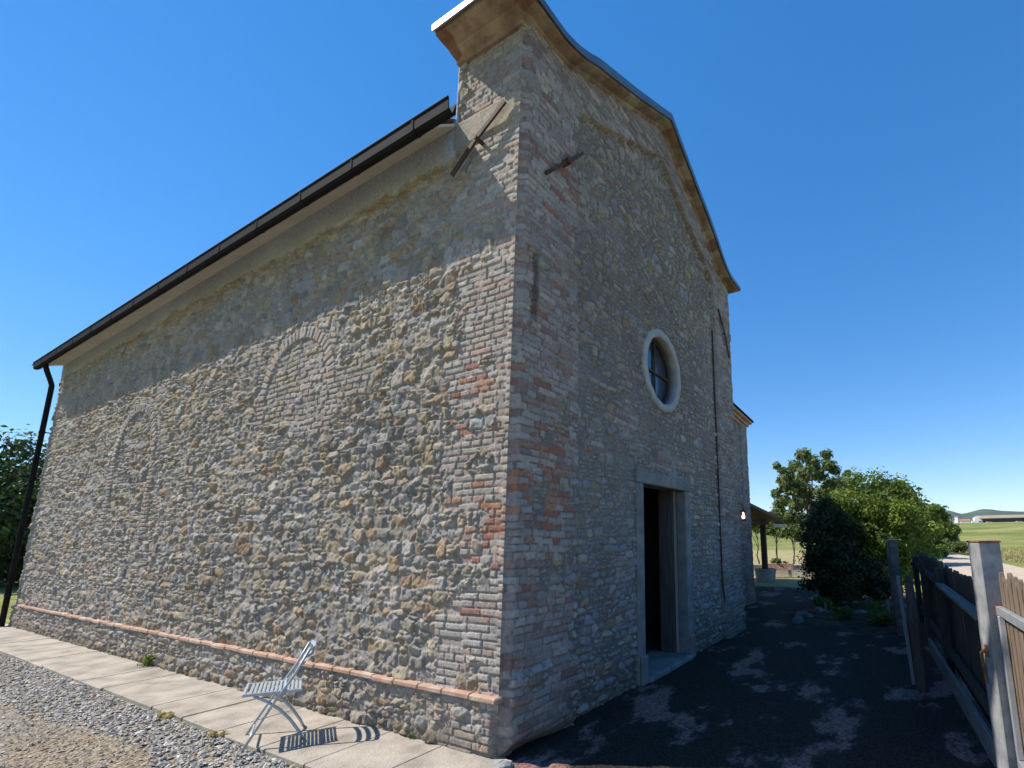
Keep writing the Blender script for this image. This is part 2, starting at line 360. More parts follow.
# slab pavement along the side wall: one strip of cast slabs
def pavement():
    mt = noise_mat('pavement_concrete', (.23,.20,.16), (.45,.395,.325), 3.2, .93, .7, 55, c3=(.355,.31,.255), detail=9)
    mb = MB(); y = -.55
    k = 0
    y = -.14
    while y < 13.4:
        L = random.uniform(.62,.80); x1 = -.70+random.uniform(-.012,.012)
        mb.box((x1, y+.0025, -.05), (.03, y+L-.0025, .032+random.uniform(-.004,.004)), None, .008); y += L
    return tag(mb.build('pavement', mt), kind='structure')
pavement()
# dirt road beyond the fence
def road():
    pts = np.array([(-14,-6.9),(6,-6.0),(20,-5.6),(34,-4.9),(55,-2.7),(80,.6),(115,8),(160,22)], float)
    s = np.linspace(0, len(pts)-1, 120); i = np.clip(s.astype(int),0,len(pts)-2); t = (s-i)[:,None]
    P = pts[i]*(1-t)+pts[i+1]*t; D = np.gradient(P, axis=0); D /= np.hypot(D[:,0],D[:,1])[:,None]; Nn = np.stack([-D[:,1],D[:,0]],-1)
    ks = np.linspace(-1.75,1.75,7); V=[]
    for a in range(len(P)):
        for w in ks:
            q = P[a]+Nn[a]*(w+(vn(np.array([s[a]*3]),np.array([w]),4)[0]-.5)*.3); V.append((q[0],q[1],terr(q[0:1],q[1:2])[0]+.03))
    n=len(ks); ii,jj=np.meshgrid(np.arange(len(P)-1),np.arange(n-1),indexing='ij')
    F=np.stack([ii*n+jj,(ii+1)*n+jj,(ii+1)*n+jj+1,ii*n+jj+1],-1).reshape(-1,4)
    tag(quads_mesh('dirt_road', np.array(V), F[:, ::-1], noise_mat('dirt_road',(.40,.31,.22),(.55,.45,.34),1.5,.97,.4,20)), kind='structure')
road()

# ------------------------------------------------------------------ the church
church = empty('church', (0,0,0), 0, 'old stone and brick country church with round window and dark doorway', 'church')
W, LEN = 5.8, 12.95
XC = 2.9
def rake(x):           # underside line of the gable cornice at the wall face
    d = np.abs(np.asarray(x, float)-XC)
    z = np.interp(d, [0, .1, .5, 1.08, 1.77, 2.15, 2.35, 2.55, 2.9, 3.4], [7.585, 7.535, 7.33, 7.04, 6.72, 6.565, 6.52, 6.497, 6.49, 6.49])
    return z - .09*sst(XC+1.4, XC+2.4, np.asarray(x, float))
def corner_c(z):       # shared bump of the bricks at the near corner
    V = z/.0665; f = np.minimum(V-np.floor(V), np.ceil(V)-V)*.0665
    c = sst(.0, .012, f)*(.012+.010*h2(np.floor(V), V*0, 77)) + (vn(z*6, z*0, 31)-.5)*.02
    ero = .11*np.exp(-((z-.12)/.14)**2)
    return c - ero*vn(z*5, z*0+3, 33)

def redprob_side(y, z):
    return np.clip(.012 + .8*gauss(y,z,.05,1.80,.45,.16) + .45*gauss(y,z,.40,2.95,.3,.13) + .25*gauss(y,z,.0,1.15,.25,.12) + .3*gauss(y,z,.35,2.55,.3,.10), 0, .8)

def mixed_rubble(u, v, cw, ch, seed, split):
    fn = fbm(u*26, v*26, seed+3, 3)-.5
    ed, a, b, t = rubble(u, v, cw, ch, seed, 4.2)
    e2, a2, b2, t2 = rubble(u+.31, v, cw*.58, ch*.60, seed+1, 3.2)
    e3, a3, b3, t3 = rubble(u, v+.17, cw*1.0, ch*.50, seed+2, 3.2, .7)
    k = np.floor(a*9973)*.618 % 1.0
    s1 = (k < split) & (k >= split*.55); s2 = k < split*.55
    ee = np.where(s1, np.minimum(ed, e2), np.where(s2, np.minimum(ed, e3), ed))
    return ee, np.where(s1, a2, np.where(s2, a3, a)), np.where(s1, b2, np.where(s2, b3, b)), fn, np.where(s1, t2, np.where(s2, t3, t))
def side_field(y, z):
    n = len(y)
    ed, a, b, fn, tl = mixed_rubble(y, z, .175, .094, 11, .36)
    A = .014 + .026*b*b
    dome = sst(0.0, .045, ed)
    prof = sst(-.001, .009, ed+fn*.009)
    joint = .012*sst(.45,.7,fbm(y*2, z*2, 17, 3))
    h = joint*(1-prof) + prof*(A*(.85+.15*dome) + .36*tl) + fn*.024*(.4+.6*prof)
    h += (.4+.6*prof)*(fbm(y*9,z*12,15,3)-.5)*.020
    mort = np.array([.37,.335,.285])*(.85+.3*fbm(y*5,z*5,16,3))[:,None]
    stone = pick(a, STONE)*(.74+.42*np.abs(np.sin(b*57)))[:,None]
    stone = lerp(stone, np.broadcast_to(np.array([.43,.30,.15]), stone.shape), np.clip((fbm(y*9,z*9,18,3)-.56)*2.2,0,.5))
    col = lerp(mort, stone, sst(.15,.6,prof))
    # brick zones: quoin, arch fillings
    be, ba, bb = bricks(y, z, .24, .0590, 41, .007)
    be = be + (fbm(y*14,z*18,39,3)-.5)*.006
    q = .66 + .24*(h2(np.floor(z/.2), z*0, 42)-.45) + .12*(h2(np.floor(z/.53), z*0, 43)-.5)
    rub_in = (fbm(y*3.2, z*4.5, 44, 2) > np.where(z < 2.0, .60, .70)) & (y > .12) & (z < 4.6)
    isq = (y < q) & ~rub_in & (z > .02)
    def brickcol(base, rp):
        c = pick(ba, base)*(.85+.3*bb)[:,None]
        red = h2(np.floor(ba*9999), np.floor(bb*9999), 45) < rp
        return np.where(red[:,None], pick(bb, BRICKR), c)
    bprof = sst(.0002, .0075, be+fn*.006)
    miss = h2(np.floor(ba*9999), np.floor(bb*9999), 46) < .05
    bh = bprof*(.010+.008*bb)*(1-.9*miss) + fn*.006
    bcol = lerp(mort*.97, brickcol(BRICKP, redprob_side(y,z)), sst(.1,.6,bprof)*(.65+.35*fbm(y*6,z*8,38,3)))
    h = np.where(isq, bh, h); col = np.where(isq[:,None], bcol, col)
    # blind arches
    for (yc, zs, r1, zb, zone) in ((3.34, 3.30, .66, 2.75, 1), (8.0, 2.95, .74, 1.62, 2)):
        dy = y-yc; up = z > zs; rr_ = np.where(up, np.hypot(dy, z-zs), np.abs(dy)); r2 = r1+.15
        fe, fa, fb = bricks(y+.03*fbm(y*3,z*3,90+zone,2), z+.05*fbm(y*2,z*2,91+zone,2), .25, .068, 50+zone, .016); ft = 0
        fe = fe + (fbm(y*12,z*16,92+zone,3)-.5)*.014
        fp = sst(-.001,.008,fe+fn*.008); fcol = lerp(mort*.97, pick(fa, STONE[:7]+BRICKP[:4])*.98*(.85+.3*fb)[:,None], sst(.1,.6,fp))
        fh = fp*(.012+.016*fb+.3*ft) + fn*.012
        # flat brick-like courses round the arch
        zonem = (gauss(y,z,yc,zs+.15,1.5,1.15) + (fbm(y*2.5,z*2.5,93+zone,3)-.5)*1.7 > .66) & (z > zb) if zone == 1 else (rr_ < r2+.10) & (rr_ > r1) & (z > zs)
        h = np.where(zonem, fh+.004, h); col = np.where(zonem[:,None], fcol, col)
        inside = (rr_ < r1) & (z > zb) & ((zone == 1) & (z > 2.95+.5*(fbm(y*2,z*0,94,2)-.5)))
        h = np.where(inside, fh-.010, h); 
        if zone == 1: col = np.where(inside[:,None], fcol, col)
        ring = (rr_ >= r1) & (rr_ < r2) & (z > zs-.05)
        ang = np.arctan2(z-zs, dy)/(.072/r1); vd = np.minimum(ang-np.floor(ang), np.ceil(ang)-ang)*.072
        rd = np.minimum(vd, np.minimum(rr_-r1, r2-rr_)); rp_ = sst(.001,.010,rd+fn*.005)
        rid = h2(np.floor(ang), ang*0, 60+zone)
        rc = lerp(mort*.97, pick(rid, BRICKP)*1.03*(.9+.2*h2(np.floor(ang),ang*0,63))[:,None], sst(.1,.6,rp_))
        h = np.where(ring, rp_*((.022 if zone==1 else .040)+.010*rid)+fn*.005, h); col = np.where(ring[:,None], rc, col)
        jamb = (np.abs(dy) >= r1) & (np.abs(dy) < r1+.13+.1*(h2(np.floor(z/.146),z*0,64+zone)>.5)) & (z <= zs) & (z > zb) & (fbm(y*2.5,z*2.5,96+zone,2) > (.45 if zone==1 else .2))
        jp = bprof; h = np.where(jamb, jp*((.014 if zone==1 else .032)+.01*bb)+fn*.005, h); col = np.where(jamb[:,None], lerp(mort*.97, pick(ba,BRICKP)*.93*(.9+.2*bb)[:,None], sst(.1,.6,jp)), col)
    # smooth plaster strip under the eave, ragged lower edge
    zl = 5.335-.0158*y + (fbm(y*3, z*0+2, 70, 3)-.5)*.14
    st = sst(-.03, .05, z-zl)*(y > .82)
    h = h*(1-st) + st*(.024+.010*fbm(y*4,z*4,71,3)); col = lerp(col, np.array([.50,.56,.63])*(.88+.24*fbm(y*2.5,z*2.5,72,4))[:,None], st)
    # smoothed mortar washes high up the wall
    ws = np.clip((fbm(y*1.1,z*1.1,73,4)-.53)*4,0,1)*sst(3.7,4.8,z)*(y>.8)*.12
    h = h*(1-ws)+ws*.024; col = lerp(col, np.array([.39,.375,.35])*(.9+.2*fbm(y*6,z*6,74,3))[:,None], ws)
    # smooth band on the return of the parapet
    bd = sst(5.40,5.43,z)*(1-sst(5.70,5.73,z))*(y<.84)
    h = h*(1-bd)+bd*(.03+.012*fbm(y*6,z*6,75,3)); col = lerp(col, np.array([.42,.37,.28])*(.8+.4*fbm(y*5,z*5,76,3))[:,None], bd)
    # plinth below the terracotta course: slightly proud, dirtier
    pl = sst(.43,.40,z) if False else 1-sst(.40,.43,z)
    h = h + pl*.022; col = col*(1-.10*pl*fbm(y*3,z*3,79,3))[:,None]
    # damp dirt near ground
    dm = (1-sst(.02,.22,z + (fbm(y*4,z*4,80,3)-.5)*.2)); col = lerp(col, col*np.array([.72,.68,.62]), dm)
    # large soft tonal variation (lichen, weathering)
    col = col*(.84+.32*fbm(y*.8,z*.8,81,4))[:,None]
    return h, np.clip(col*np.array([.86,.835,.805]), .02, .7)

def redprob_front(x, z):
    return np.clip(.05 + .75*gauss(x,z,.38,2.0,.50,.36) + .22*gauss(x,z,.4,3.6,.7,1.2) + .28*gauss(x,z,1.2,3.0,.5,.6) + .5*gauss(x,z,2.9,2.60,.8,.16) + .22*gauss(x,z,.3,5.3,.8,.8)+ .2*gauss(x,z,.3,1.0,.5,.5), 0, .8)
def front_field(x, z):
    ed, a, b, fn, tl = mixed_rubble(x, z, .165, .082, 111, .55)
    prof = sst(.000, .013, ed+fn*.012); dome = sst(0,.045,ed)
    h = prof*((.014+.026*b)*(.6+.4*dome)+.45*tl) + fn*.010*prof
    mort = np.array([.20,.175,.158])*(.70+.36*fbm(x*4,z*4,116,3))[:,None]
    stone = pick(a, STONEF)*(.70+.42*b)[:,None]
    ochre = (h2(np.floor(a*9999), np.floor(b*9999), 118) < .04)
    stone = np.where(ochre[:,None], np.array([.34,.25,.14])*(.7+.5*b)[:,None], stone)
    col = lerp(mort, stone, sst(.2,.7,prof)*(.70+.30*fbm(x*1.7,z*1.7,117,3)))
    be, ba, bb = bricks(x, z, .235, .0620, 141, .016)
    bprof = sst(.001,.011,be+fn*.006)
    be = be + (fbm(x*15,z*20,139,3)-.5)*.010; bprof = sst(.0,.0075,be+fn*.006)
    red = h2(np.floor(ba*9999), np.floor(bb*9999), 145) < redprob_front(x,z)*(.45+.65*gauss(x,z,.38,2.0,.5,.36))
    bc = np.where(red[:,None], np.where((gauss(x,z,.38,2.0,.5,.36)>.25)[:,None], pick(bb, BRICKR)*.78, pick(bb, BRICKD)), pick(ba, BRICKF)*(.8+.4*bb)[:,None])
    bcol = lerp(mort, bc, sst(.1,.6,bprof)*(.7+.3*fbm(x*7,z*9,138,3))); bh = bprof*(.008+.016*bb)+fn*.006
    lq = .82 + .22*(h2(np.floor(z/.27),z*0,142)-.5)
    rk = rake(x)
    pil = (x < .85) | (x > W-.85) | (z > rk-.42)
    isb = (x < lq) | (x > W-.85) | (z > rk-.42)
    # brick patches in the panel, relieving arch of brick over the door
    isb |= (fbm(x*1.6,z*2.4,147,3) > .655) & (x < 2.3)
    isb |= (gauss(x,z,2.87,2.60,1.0,.17)+ (fbm(x*4,z*6,148,2)-.5)*.5 > .5)
    isb &= ~((fbm(x*3.1,z*3.9,149,3) > .64) & (x > .1) & (z < rk-.5))
    h = np.where(isb, bh, h); col = np.where(isb[:,None], bcol, col)
    h = h + pil*.065
    # raised plinths
    plq = (1-sst(.56,.60,z))*((x > W-.85)|(x<.85)); h = h+plq*.03
    # grey cement wash in large patches
    ws = np.clip((fbm(x*.8,z*.8,150,4)-.5)*3.2,0,1)*.32
    col = lerp(col, np.array([.30,.28,.255])*(.85+.3*fbm(x*8,z*8,151,3))[:,None], ws); h = h*(1-.4*ws)+ (.4*ws)*(.012+.065*pil)
    # dark upright patch with its own outline, left of the corner anchor
    patch = sst(.16,.04, np.abs(x-.20)+.03*fbm(x*9,z*9,152,2))*0 + sst(.055,.025,np.abs(x-.19)+.02*(fbm(x*20,z*12,152,2)-.5))*sst(3.40,3.55,z)*sst(4.25,4.02,z)
    col = lerp(col, col*.40, patch*.85)
    # broken hollow at the foot of the near corner
    hol = np.exp(-((x-.35)/.45)**2)*(1-sst(.0,.18,z+.10*(fbm(x*6,z*6,153,2)-.5)+x*.06))
    h = h - hol*.16
    dm = 1-sst(.05,.55,z+(fbm(x*2.5,z*2.5,154,3)-.5)*.5); col = lerp(col, col*np.array([.80,.78,.74]), dm)
    col = col*(.80+.40*fbm(x*.7,z*.7,155,4))[:,None]*np.array([1.07,1.03,1.03])
    return h, np.clip(col, .02, .7)

ZS = np.concatenate([np.arange(-.06, 4.0, .0098), np.arange(4.0, 6.55, .0125)])
def grid_faces(nu, nv):
    ii, jj = np.meshgrid(np.arange(nu-1), np.arange(nv-1), indexing='ij')
    return np.stack([ii*nv+jj, (ii+1)*nv+jj, (ii+1)*nv+jj+1, ii*nv+jj+1],-1).reshape(-1,4)
def prune(V, F, C):
    used = np.unique(F); mp = np.full(len(V), -1); mp[used] = np.arange(len(used)); return V[used], mp[F], C[used]
def build_side():
    ys = [0.0]
    while ys[-1] < LEN:
        d = math.hypot(2.93, 2.81+ys[-1]); ys.append(ys[-1]+max(.0085, .0019*d))
    ys = np.array(ys); ys[-1] = LEN
    Y, Z = np.meshgrid(ys, ZS, indexing='ij'); y = Y.ravel(); z = Z.ravel()
    h, c = side_field(y, z)
    cb = corner_c(z); k = sst(0, .05, y); h = h*k + cb*(1-k)
    V = np.stack([-h, y - (1-sst(0,.012,y))*cb, z], -1)
    F = grid_faces(len(ys), len(ZS))
    fc_y = y[F].mean(1); fc_z = z[F].mean(1)
    keep = (fc_z < 5.80) | (fc_y < .84)
    V, F, c = prune(V, F[keep], c)
    return quads_mesh('side_wall', V, F[:, ::-1], M_MAS, church, c)
build_side()
def build_front():
    xs = np.concatenate([np.arange(0, 1.6, .0092), np.arange(1.6, W, .012), [W]])
    # warp the rows so that the top edge follows the gable
    X, T = np.meshgrid(xs, np.arange(len(ZS)+150), indexing='ij')
    zs = np.concatenate([ZS, np.arange(6.55, 7.75, .0125)]); zs = zs[zs < 7.72]
    X, Z = np.meshgrid(xs, zs, indexing='ij'); x = X.ravel(); z = Z.ravel()
    h, c = front_field(x, z)
    cb = corner_c(z); k = sst(0, .05, x); h = h*k + cb*(1-k)
    V = np.stack([x - (1-sst(0,.012,x))*cb, -h, z], -1)
    F = grid_faces(len(xs), len(zs)); fx = x[F].mean(1); fz = z[F].mean(1)
    keep = (fz < rake(fx)+.10) & ~((fx > 2.24) & (fx < 3.50) & (fz < 2.30)) & (np.hypot(fx-2.87, fz-3.83) > .50)
    V, F, c = prune(V, F[keep], c)
    return quads_mesh('front_wall', V, F, M_MAS, church, c)
build_front()

# solid walls behind the facing (thickness, interior)
core = MB()
core.box((.035,.05,-.1),(.5,LEN-.02,5.45)); core.box((W-.5,.05,-.1),(W-.03,LEN-.02,5.45)); core.box((.5,LEN-.5,-.1),(W-.5,LEN-.02,5.45))
core.box((.5,.17,-.1),(2.26,.36,5.6)); core.box((3.585,.17,-.1),(W-.5,.36,5.6)); core.box((2.26,.17,2.335),(3.585,.36,3.35)); core.box((2.26,.17,4.31),(3.585,.36,5.6))
core.box((.5,.36,-.1),(W-.5,LEN-.5,.05)); core.box((.5,.36,5.3),(W-.5,LEN-.5,5.5))
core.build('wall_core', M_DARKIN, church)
# parapet body behind the gable face
pp = MB(); px_ = np.linspace(.03, W-.03, 60)
V = []; 
for x in px_:
    t_ = float(rake(x))+.06
    V += [(x,.06,5.4),(x,.06,t_),(x,.82,t_),(x,.82,5.4)]
F = []
for i in range(59):
    for k in range(4): F.append((i*4+k, i*4+(k+1)%4, (i+1)*4+(k+1)%4, (i+1)*4+k))
F += [(3,2,1,0),(236,237,238,239)]
pp.add(V,F); pp.build('parapet', M_PLASTER, church)
bw = MB(); bw.box((W-.03,.0,-.1),(W,LEN,5.45)); bw.box((0,LEN-.02,-.1),(W,LEN+.005,5.45)); bw.build('rear_wall', noise_mat('rear_masonry',(.25,.23,.2),(.40,.37,.32),7,.95,.8,25,c3=(.33,.3,.26)), church)

# gable cornice: moulded profile swept along the top and round both ends
def cornice_path():
    pts = [((0,.84), (-1.4,0), 6.43, .62), ((0,.42), (-1.4,0), 6.43, .62), ((0,0),(-1.4,-1),6.43, .62)]
    xs = np.concatenate([np.linspace(.12, XC-.06, 34), [XC], np.linspace(XC+.06, W-.12, 34)])
    for x in xs:
        e = min(x, W-x); f_ = float(sst(.25, 1.1, np.array(e)))
        pts.append(((x,0),(0,-1),float(rake(x))-.06*(1-f_), .62+.38*f_))
    pts += [((W,0),(1,-1),6.34,.62),((W,.42),(1,0),6.34,.62),((W,.84),(1,0),6.34,.62)]
    return pts
def sweep(prof, name, mat, inner, wob=0.0, smooth=False):
    P = cornice_path(); V = []; F = []; n = len(prof)
    for i,(xy,d,z,sc_) in enumerate(P):
        for k,(o,dz) in enumerate(prof):
            w = (random.random()-.5)*wob if 0 < k < n-1 else 0
            V.append((xy[0]+d[0]*(o+w), xy[1]+d[1]*(o+w), z+dz*sc_+w*.5))
    for i in range(len(P)-1):
        for k in range(n-1): F.append((i*n+k, i*n+k+1, (i+1)*n+k+1, (i+1)*n+k))
    F.append(tuple(range(n))); F.append(tuple((len(P)-1)*n+k for k in range(n))[::-1])
    mb = MB(); mb.add(V, F); return mb.build(name, mat, church, smooth)
sweep([(-.05,-.03),(.035,-.03),(.045,.0),(.045,.035),(.075,.045),(.105,.065),(.115,.085),(.17,.09),(.225,.105),(.23,.115),(.235,.16),(-.05,.16)], 'gable_cornice', M_CORNICE, 0, .006)
sweep([(-.3,.163),(.252,.163),(.252,.125),(.262,.125),(.264,.235),(-.3,.275)], 'gable_flashing', M_SHEET, 0)
# light edge on the end of the flashing
# eave on the left: moulded soffit, gutter, roof
def eave_z(y): return -.0118*y
def eave():
    V=[];F=[]; prof=[(-.0,5.735),(-.06,5.70),(-.14,5.63),(-.22,5.555),(-.29,5.47),(-.335,5.39),(-.36,5.345),(-.36,5.455),(.0,5.79)]
    ysx=np.linspace(.845, LEN-.02, 26); n=len(prof)
    for y in ysx:
        for (x,z) in prof: V.append((x,y,z+eave_z(y)-.0145*y*(1+x/.36)+.002*math.sin(y*7)))
    for i in range(len(ysx)-1):
        for k in range(n): F.append((i*n+k,i*n+(k+1)%n,(i+1)*n+(k+1)%n,(i+1)*n+k))
    F.append(tuple(range(n))[::-1]); F.append(tuple((len(ysx)-1)*n+k for k in range(n)))
    mb=MB(); mb.add(V,F); mb.build('eave_moulding', M_SOFFIT, church)
    # gutter (half-round front with flat fascia)
    V=[];F=[]; prof=[(-.362,5.355),(-.39,5.332),(-.425,5.332),(-.446,5.355),(-.452,5.455),(-.462,5.468),(-.460,5.478),(-.446,5.475),(-.436,5.37),(-.40,5.345),(-.362,5.478)]; n=len(prof)
    ysx=[.42,LEN-.10]
    for y in ysx:
        for (x,z) in prof: V.append((x,y,z+eave_z(y)))
    for k in range(n): F.append((k,(k+1)%n,n+(k+1)%n,n+k))
    F.append(tuple(range(n))[::-1]); F.append(tuple(n+k for k in range(n)))
    g=MB(); g.add(V,F); go=g.build('gutter', M_METAL, church)
    y=.9
    while y<LEN:
        b_=MB(); b_.add([(x,yy,z+eave_z(y)) for yy in (y-.013,y+.013) for x,z in ((-.355,5.352),(-.390,5.327),(-.427,5.327),(-.451,5.353),(-.457,5.456),(-.4535,5.456),(-.4475,5.356),(-.425,5.3305),(-.390,5.3305),(-.358,5.354))],[tuple(range(10)),tuple(range(19,9,-1))]+[(i,(i+1)%10,(i+1)%10+10,i+10) for i in range(10)]); b_.build('gutter_bracket',M_METAL,go); y+=.95
    # roof slope behind
    mt=M_TILE; V=[];F=[]
    ny=110; ysx=np.linspace(.84,LEN+.25,ny)
    for side in (0,1):
        b0=len(V)
        for i,y in enumerate(ysx):
            w=.02*math.cos(i*math.pi/1.0)
            for (d,z) in ((-.42,5.50),(0,5.80),(1.5,6.24),(2.9,6.84)):
                x = d if side==0 else W-d
                V.append((x,y,z+w+eave_z(y)))
        for i in range(ny-1):
            for k in range(3): F.append((b0+i*4+k,b0+(i+1)*4+k,b0+(i+1)*4+k+1,b0+i*4+k+1))
    mb=MB(); mb.add(V,F); mb.build('roof', mt, church)
    # rear gable closes the roof
    mb=MB(); mb.add([(0,LEN-.02,5.3),(W,LEN-.02,5.3),(W,LEN-.02,5.5),(2.9,LEN-.02,6.7),(0,LEN-.02,5.5)],[(0,1,2,3,4)]); mb.build('rear_gable', M_PLASTER, church)
    # downspout at the far end
    d=MB(); d.tube([(-.385,12.28,5.24),(-.38,12.30,5.17),(-.32,12.45,5.10),(-.19,12.80,5.00),(-.13,12.95,4.93),(-.12,13.0,4.80),(-.12,13.0,2.5),(-.12,13.0,.02)], .043, 12)
    do=d.build('downspout', M_METAL, church, True)
    for z in (.6,2.2,3.9):
        c=MB(); c.tube([(-.12,13.0,z),(-.12,13.0,z+.04)],   .050, 12); c.box((-.12,12.985,z+.01),(.02,13.015,z+.03))
        c.build('pipe_clip', M_METAL, do)
eave()
# terracotta string course on the plinth
def band():
    y=-.03; mb=MB()
    while y<12.5:
        L=random.uniform(.27,.33); j=random.uniform(-.004,.004); z0=.405+.0012*y
        mb.box((-.062+j+random.uniform(-.006,.003),y+.001,z0+j),(.02,min(y+L-.001,12.52),z0+.044+j),None,.010); y+=L
    mb.build('terracotta_course', M_TERRA, church)
band()
# door frame, door leaf, threshold
def doorway():
    f=MB(); f.box((2.085,-.045,-.02),(2.25,.11,2.235),None,.012); f.box((3.49,-.045,-.02),(3.655,.11,2.235),None,.012); f.box((2.085,-.048,2.238),(3.655,.11,2.395),None,.012)
    f.box((2.105,-.075,-.02),(2.25,-.046,.30),None,.01); f.box((3.49,-.075,-.02),(3.64,-.046,.30),None,.01)
    f.build('door_frame', M_STONEFRAME, church)
    t=MB(); t.box((2.252,-.10,-.02),(3.488,.5,.06),None,.012); t.build('threshold', M_STONEFRAME, church)
    r_=MB(); r_.box((2.20,.11,.0),(2.262,.358,2.3)); r_.box((3.52,.11,.0),(3.58,.358,2.3)); r_.box((2.20,.11,2.275),(3.58,.358,2.33)); r_.build('door_reveal', M_PLASTER, church)
    # right leaf swung inwards
    dl=empty('door_leaf',(3.475,.155,.07),R(93)); dl.parent=church
    b=MB(); b.box((0,-.022,0),(.21,.022,2.18),None,.004); b.box((.005,-.072,0),(.205,-.028,2.18),None,.004)
    b.build('door_board', M_DOORWOOD, dl)
    p=MB()
    for z in (.12,.82,1.52):
        p.box((.035,.0222,z),(.175,.034,z+.55),None,.008)
    p.build('door_panel', M_DOORWOOD, dl)
    k=MB(); k.tube([(.19,.022,1.05),(.19,.055,1.05),(.15,.06,1.05)],.009,8); k.build('handle', M_IRON, dl)
doorway()
# round window
def oculus():
    cx,cz=2.87,3.83; n=64
    prof=[(.575,.0),(.575,-.035),(.565,-.048),(.52,-.052),(.475,-.048),(.465,-.035),(.462,.10),(.48,.10)]
    V=[];F=[]; k=len(prof)
    for j in range(n):
        th=2*math.pi*j/n; w=.004*math.sin(j*5)
        for (r_,y) in prof: V.append((cx+(r_+w)*math.cos(th),y,cz+(r_+w)*math.sin(th)))
    for j in range(n):
        for i in range(k-1): F.append((j*k+i,((j+1)%n)*k+i,((j+1)%n)*k+i+1,j*k+i+1))
    mb=MB(); mb.add(V,F); mb.build('oculus_frame', noise_mat('pale_ring_stone',(.30,.295,.28),(.44,.43,.41),7,.88,.4,40,c3=(.37,.36,.345)), church, True)
    V=[];F=[]
    for j in range(n):
        th=2*math.pi*j/n
        for (r_,y) in ((.463,.09),(.455,.24)): V.append((cx+r_*math.cos(th),y,cz+r_*math.sin(th)))
    for j in range(n): F.append((j*2,((j+1)%n)*2,((j+1)%n)*2+1,j*2+1))
    mb=MB(); mb.add(V,F); mb.build('oculus_reveal', M_STONEFRAME, church, True)
    w=MB(); w.add([(cx+.46*math.cos(2*math.pi*j/n),.115,cz+.46*math.sin(2*math.pi*j/n)) for j in range(n)],[tuple(range(n))[::-1]])
    wo=w.build('round_window', M_GLASS, church)
    b=MB()
    b.box((cx-.45,.09,cz-.012),(cx+.45,.11,cz+.012)); b.box((cx-.012,.087,cz-.45),(cx+.012,.107,cz+.45))
    b.tube([(cx+.445*math.cos(2*math.pi*j/40),.097,cz+.445*math.sin(2*math.pi*j/40)) for j in range(41)],.014,6,False)
    b.build('glazing_bar', M_IRON, wo)
oculus()
# iron tie plates
def anchor(p,q,nrm,w=.05,dish=.034):
    p=Vector(p);q=Vector(q);nrm=Vector(nrm); m_=(p+q)/2
    mb=MB(); mb.bar(p+nrm*.045,m_+nrm*.06,w,.022,nrm,.004); mb.bar(m_+nrm*.06,q+nrm*.045,w,.022,nrm,.004)
    mb.tube([m_-nrm*.03,m_+nrm*(.05+dish*1.6)],dish,8)
    return mb.build('wall_anchor', M_IRON, church)
anchor((.26,-.06,4.99),(.86,-.06,5.66),(0,-1,0),.034)
anchor((5.10,-.06,5.66),(5.62,-.06,4.90),(0,-1,0),.040,.016)
anchor((-.035,.11,5.59),(-.035,.78,5.08),(-1,0,0),.052,.020)
cb=MB(); cb.tube([(4.935,-.03,z) for z in (5.2,4.2,3.1,1.9,.9)]+[(4.96,-.05,.55)],.012,6); cb.build('cable_conduit', M_IRON, church)

# lower annex behind the right-hand corner
def annex():
    an=empty('annex',(0,0,0)); an.parent=church
    mt=noise_mat('annex_masonry',(.22,.20,.18),(.40,.37,.33),8,.95,.9,22,c3=(.31,.285,.25),detail=9)
    x0,x1,y0,y1=W+.0,9.45,.80,6.5; z0,z1=4.62,4.36
    xs=np.linspace(x0,x1,190); zs=np.arange(0,4.75,.02); X,Z=np.meshgrid(xs,zs,indexing='ij'); x=X.ravel(); z=Z.ravel()
    h,c=front_field(x-4.0, z+.35); h=np.where(np.ones_like(h,bool),h*.7,h)
    V=np.stack([x,y0-h,z],-1); F=grid_faces(len(xs),len(zs)); keep=z[F].mean(1)<np.interp(x[F].mean(1),[x0,x1],[z0,z1])+.05
    V,F,c=prune(V,F[keep],c); quads_mesh('wall',V,F,M_MAS,an,c)
    b=MB(); b.add([(x0,y0+.03,0),(x1,y0+.03,0),(x1,y0+.03,z1),(x0,y0+.03,z0),(x0,y1,0),(x1,y1,0),(x1,y1,z1),(x0,y1,z0)],[(0,1,2,3),(5,4,7,6),(1,5,6,2),(4,0,3,7),(3,2,6,7)])
    b.build('wall_core',mt,an)
    # raking cornice in brick
    prof=[(.0,-.02),(.05,-.02),(.05,.05),(.10,.06),(.10,.12),(.16,.13),(.17,.19),(-.05,.19)]
    path=[((x0,y0),(0,-1),z0),((x1,y0),(1,-1),z1),((x1,y1),(1,0),z1)]; V=[];F=[]; n=len(prof)
    for (xy,d,zz) in path:
        for (o,dz) in prof: V.append((xy[0]+d[0]*o,xy[1]+d[1]*o,zz+dz))
    for i in range(2):
        for k in range(n-1): F.append((i*n+k,i*n+k+1,(i+1)*n+k+1,(i+1)*n+k))
    F.append(tuple(range(n))); F.append(tuple(2*n+k for k in range(n))[::-1])
    mb=MB(); mb.add(V,F); mb.build('cornice',M_TERRA,an)
    r_=MB(); r_.add([(x0,y0-.2,z0+.20),(x1+.22,y0-.2,z1+.185),(x1+.22,y1,z1+.185),(x0,y1,z0+.20),(x0,y0-.2,z0+.24),(x1+.22,y0-.2,z1+.225),(x1+.22,y1,z1+.225),(x0,y1,z0+.24)],[(3,2,1,0),(4,5,6,7),(0,1,5,4),(1,2,6,5),(2,3,7,6)]); r_.build('roof',M_METAL,an)
annex()
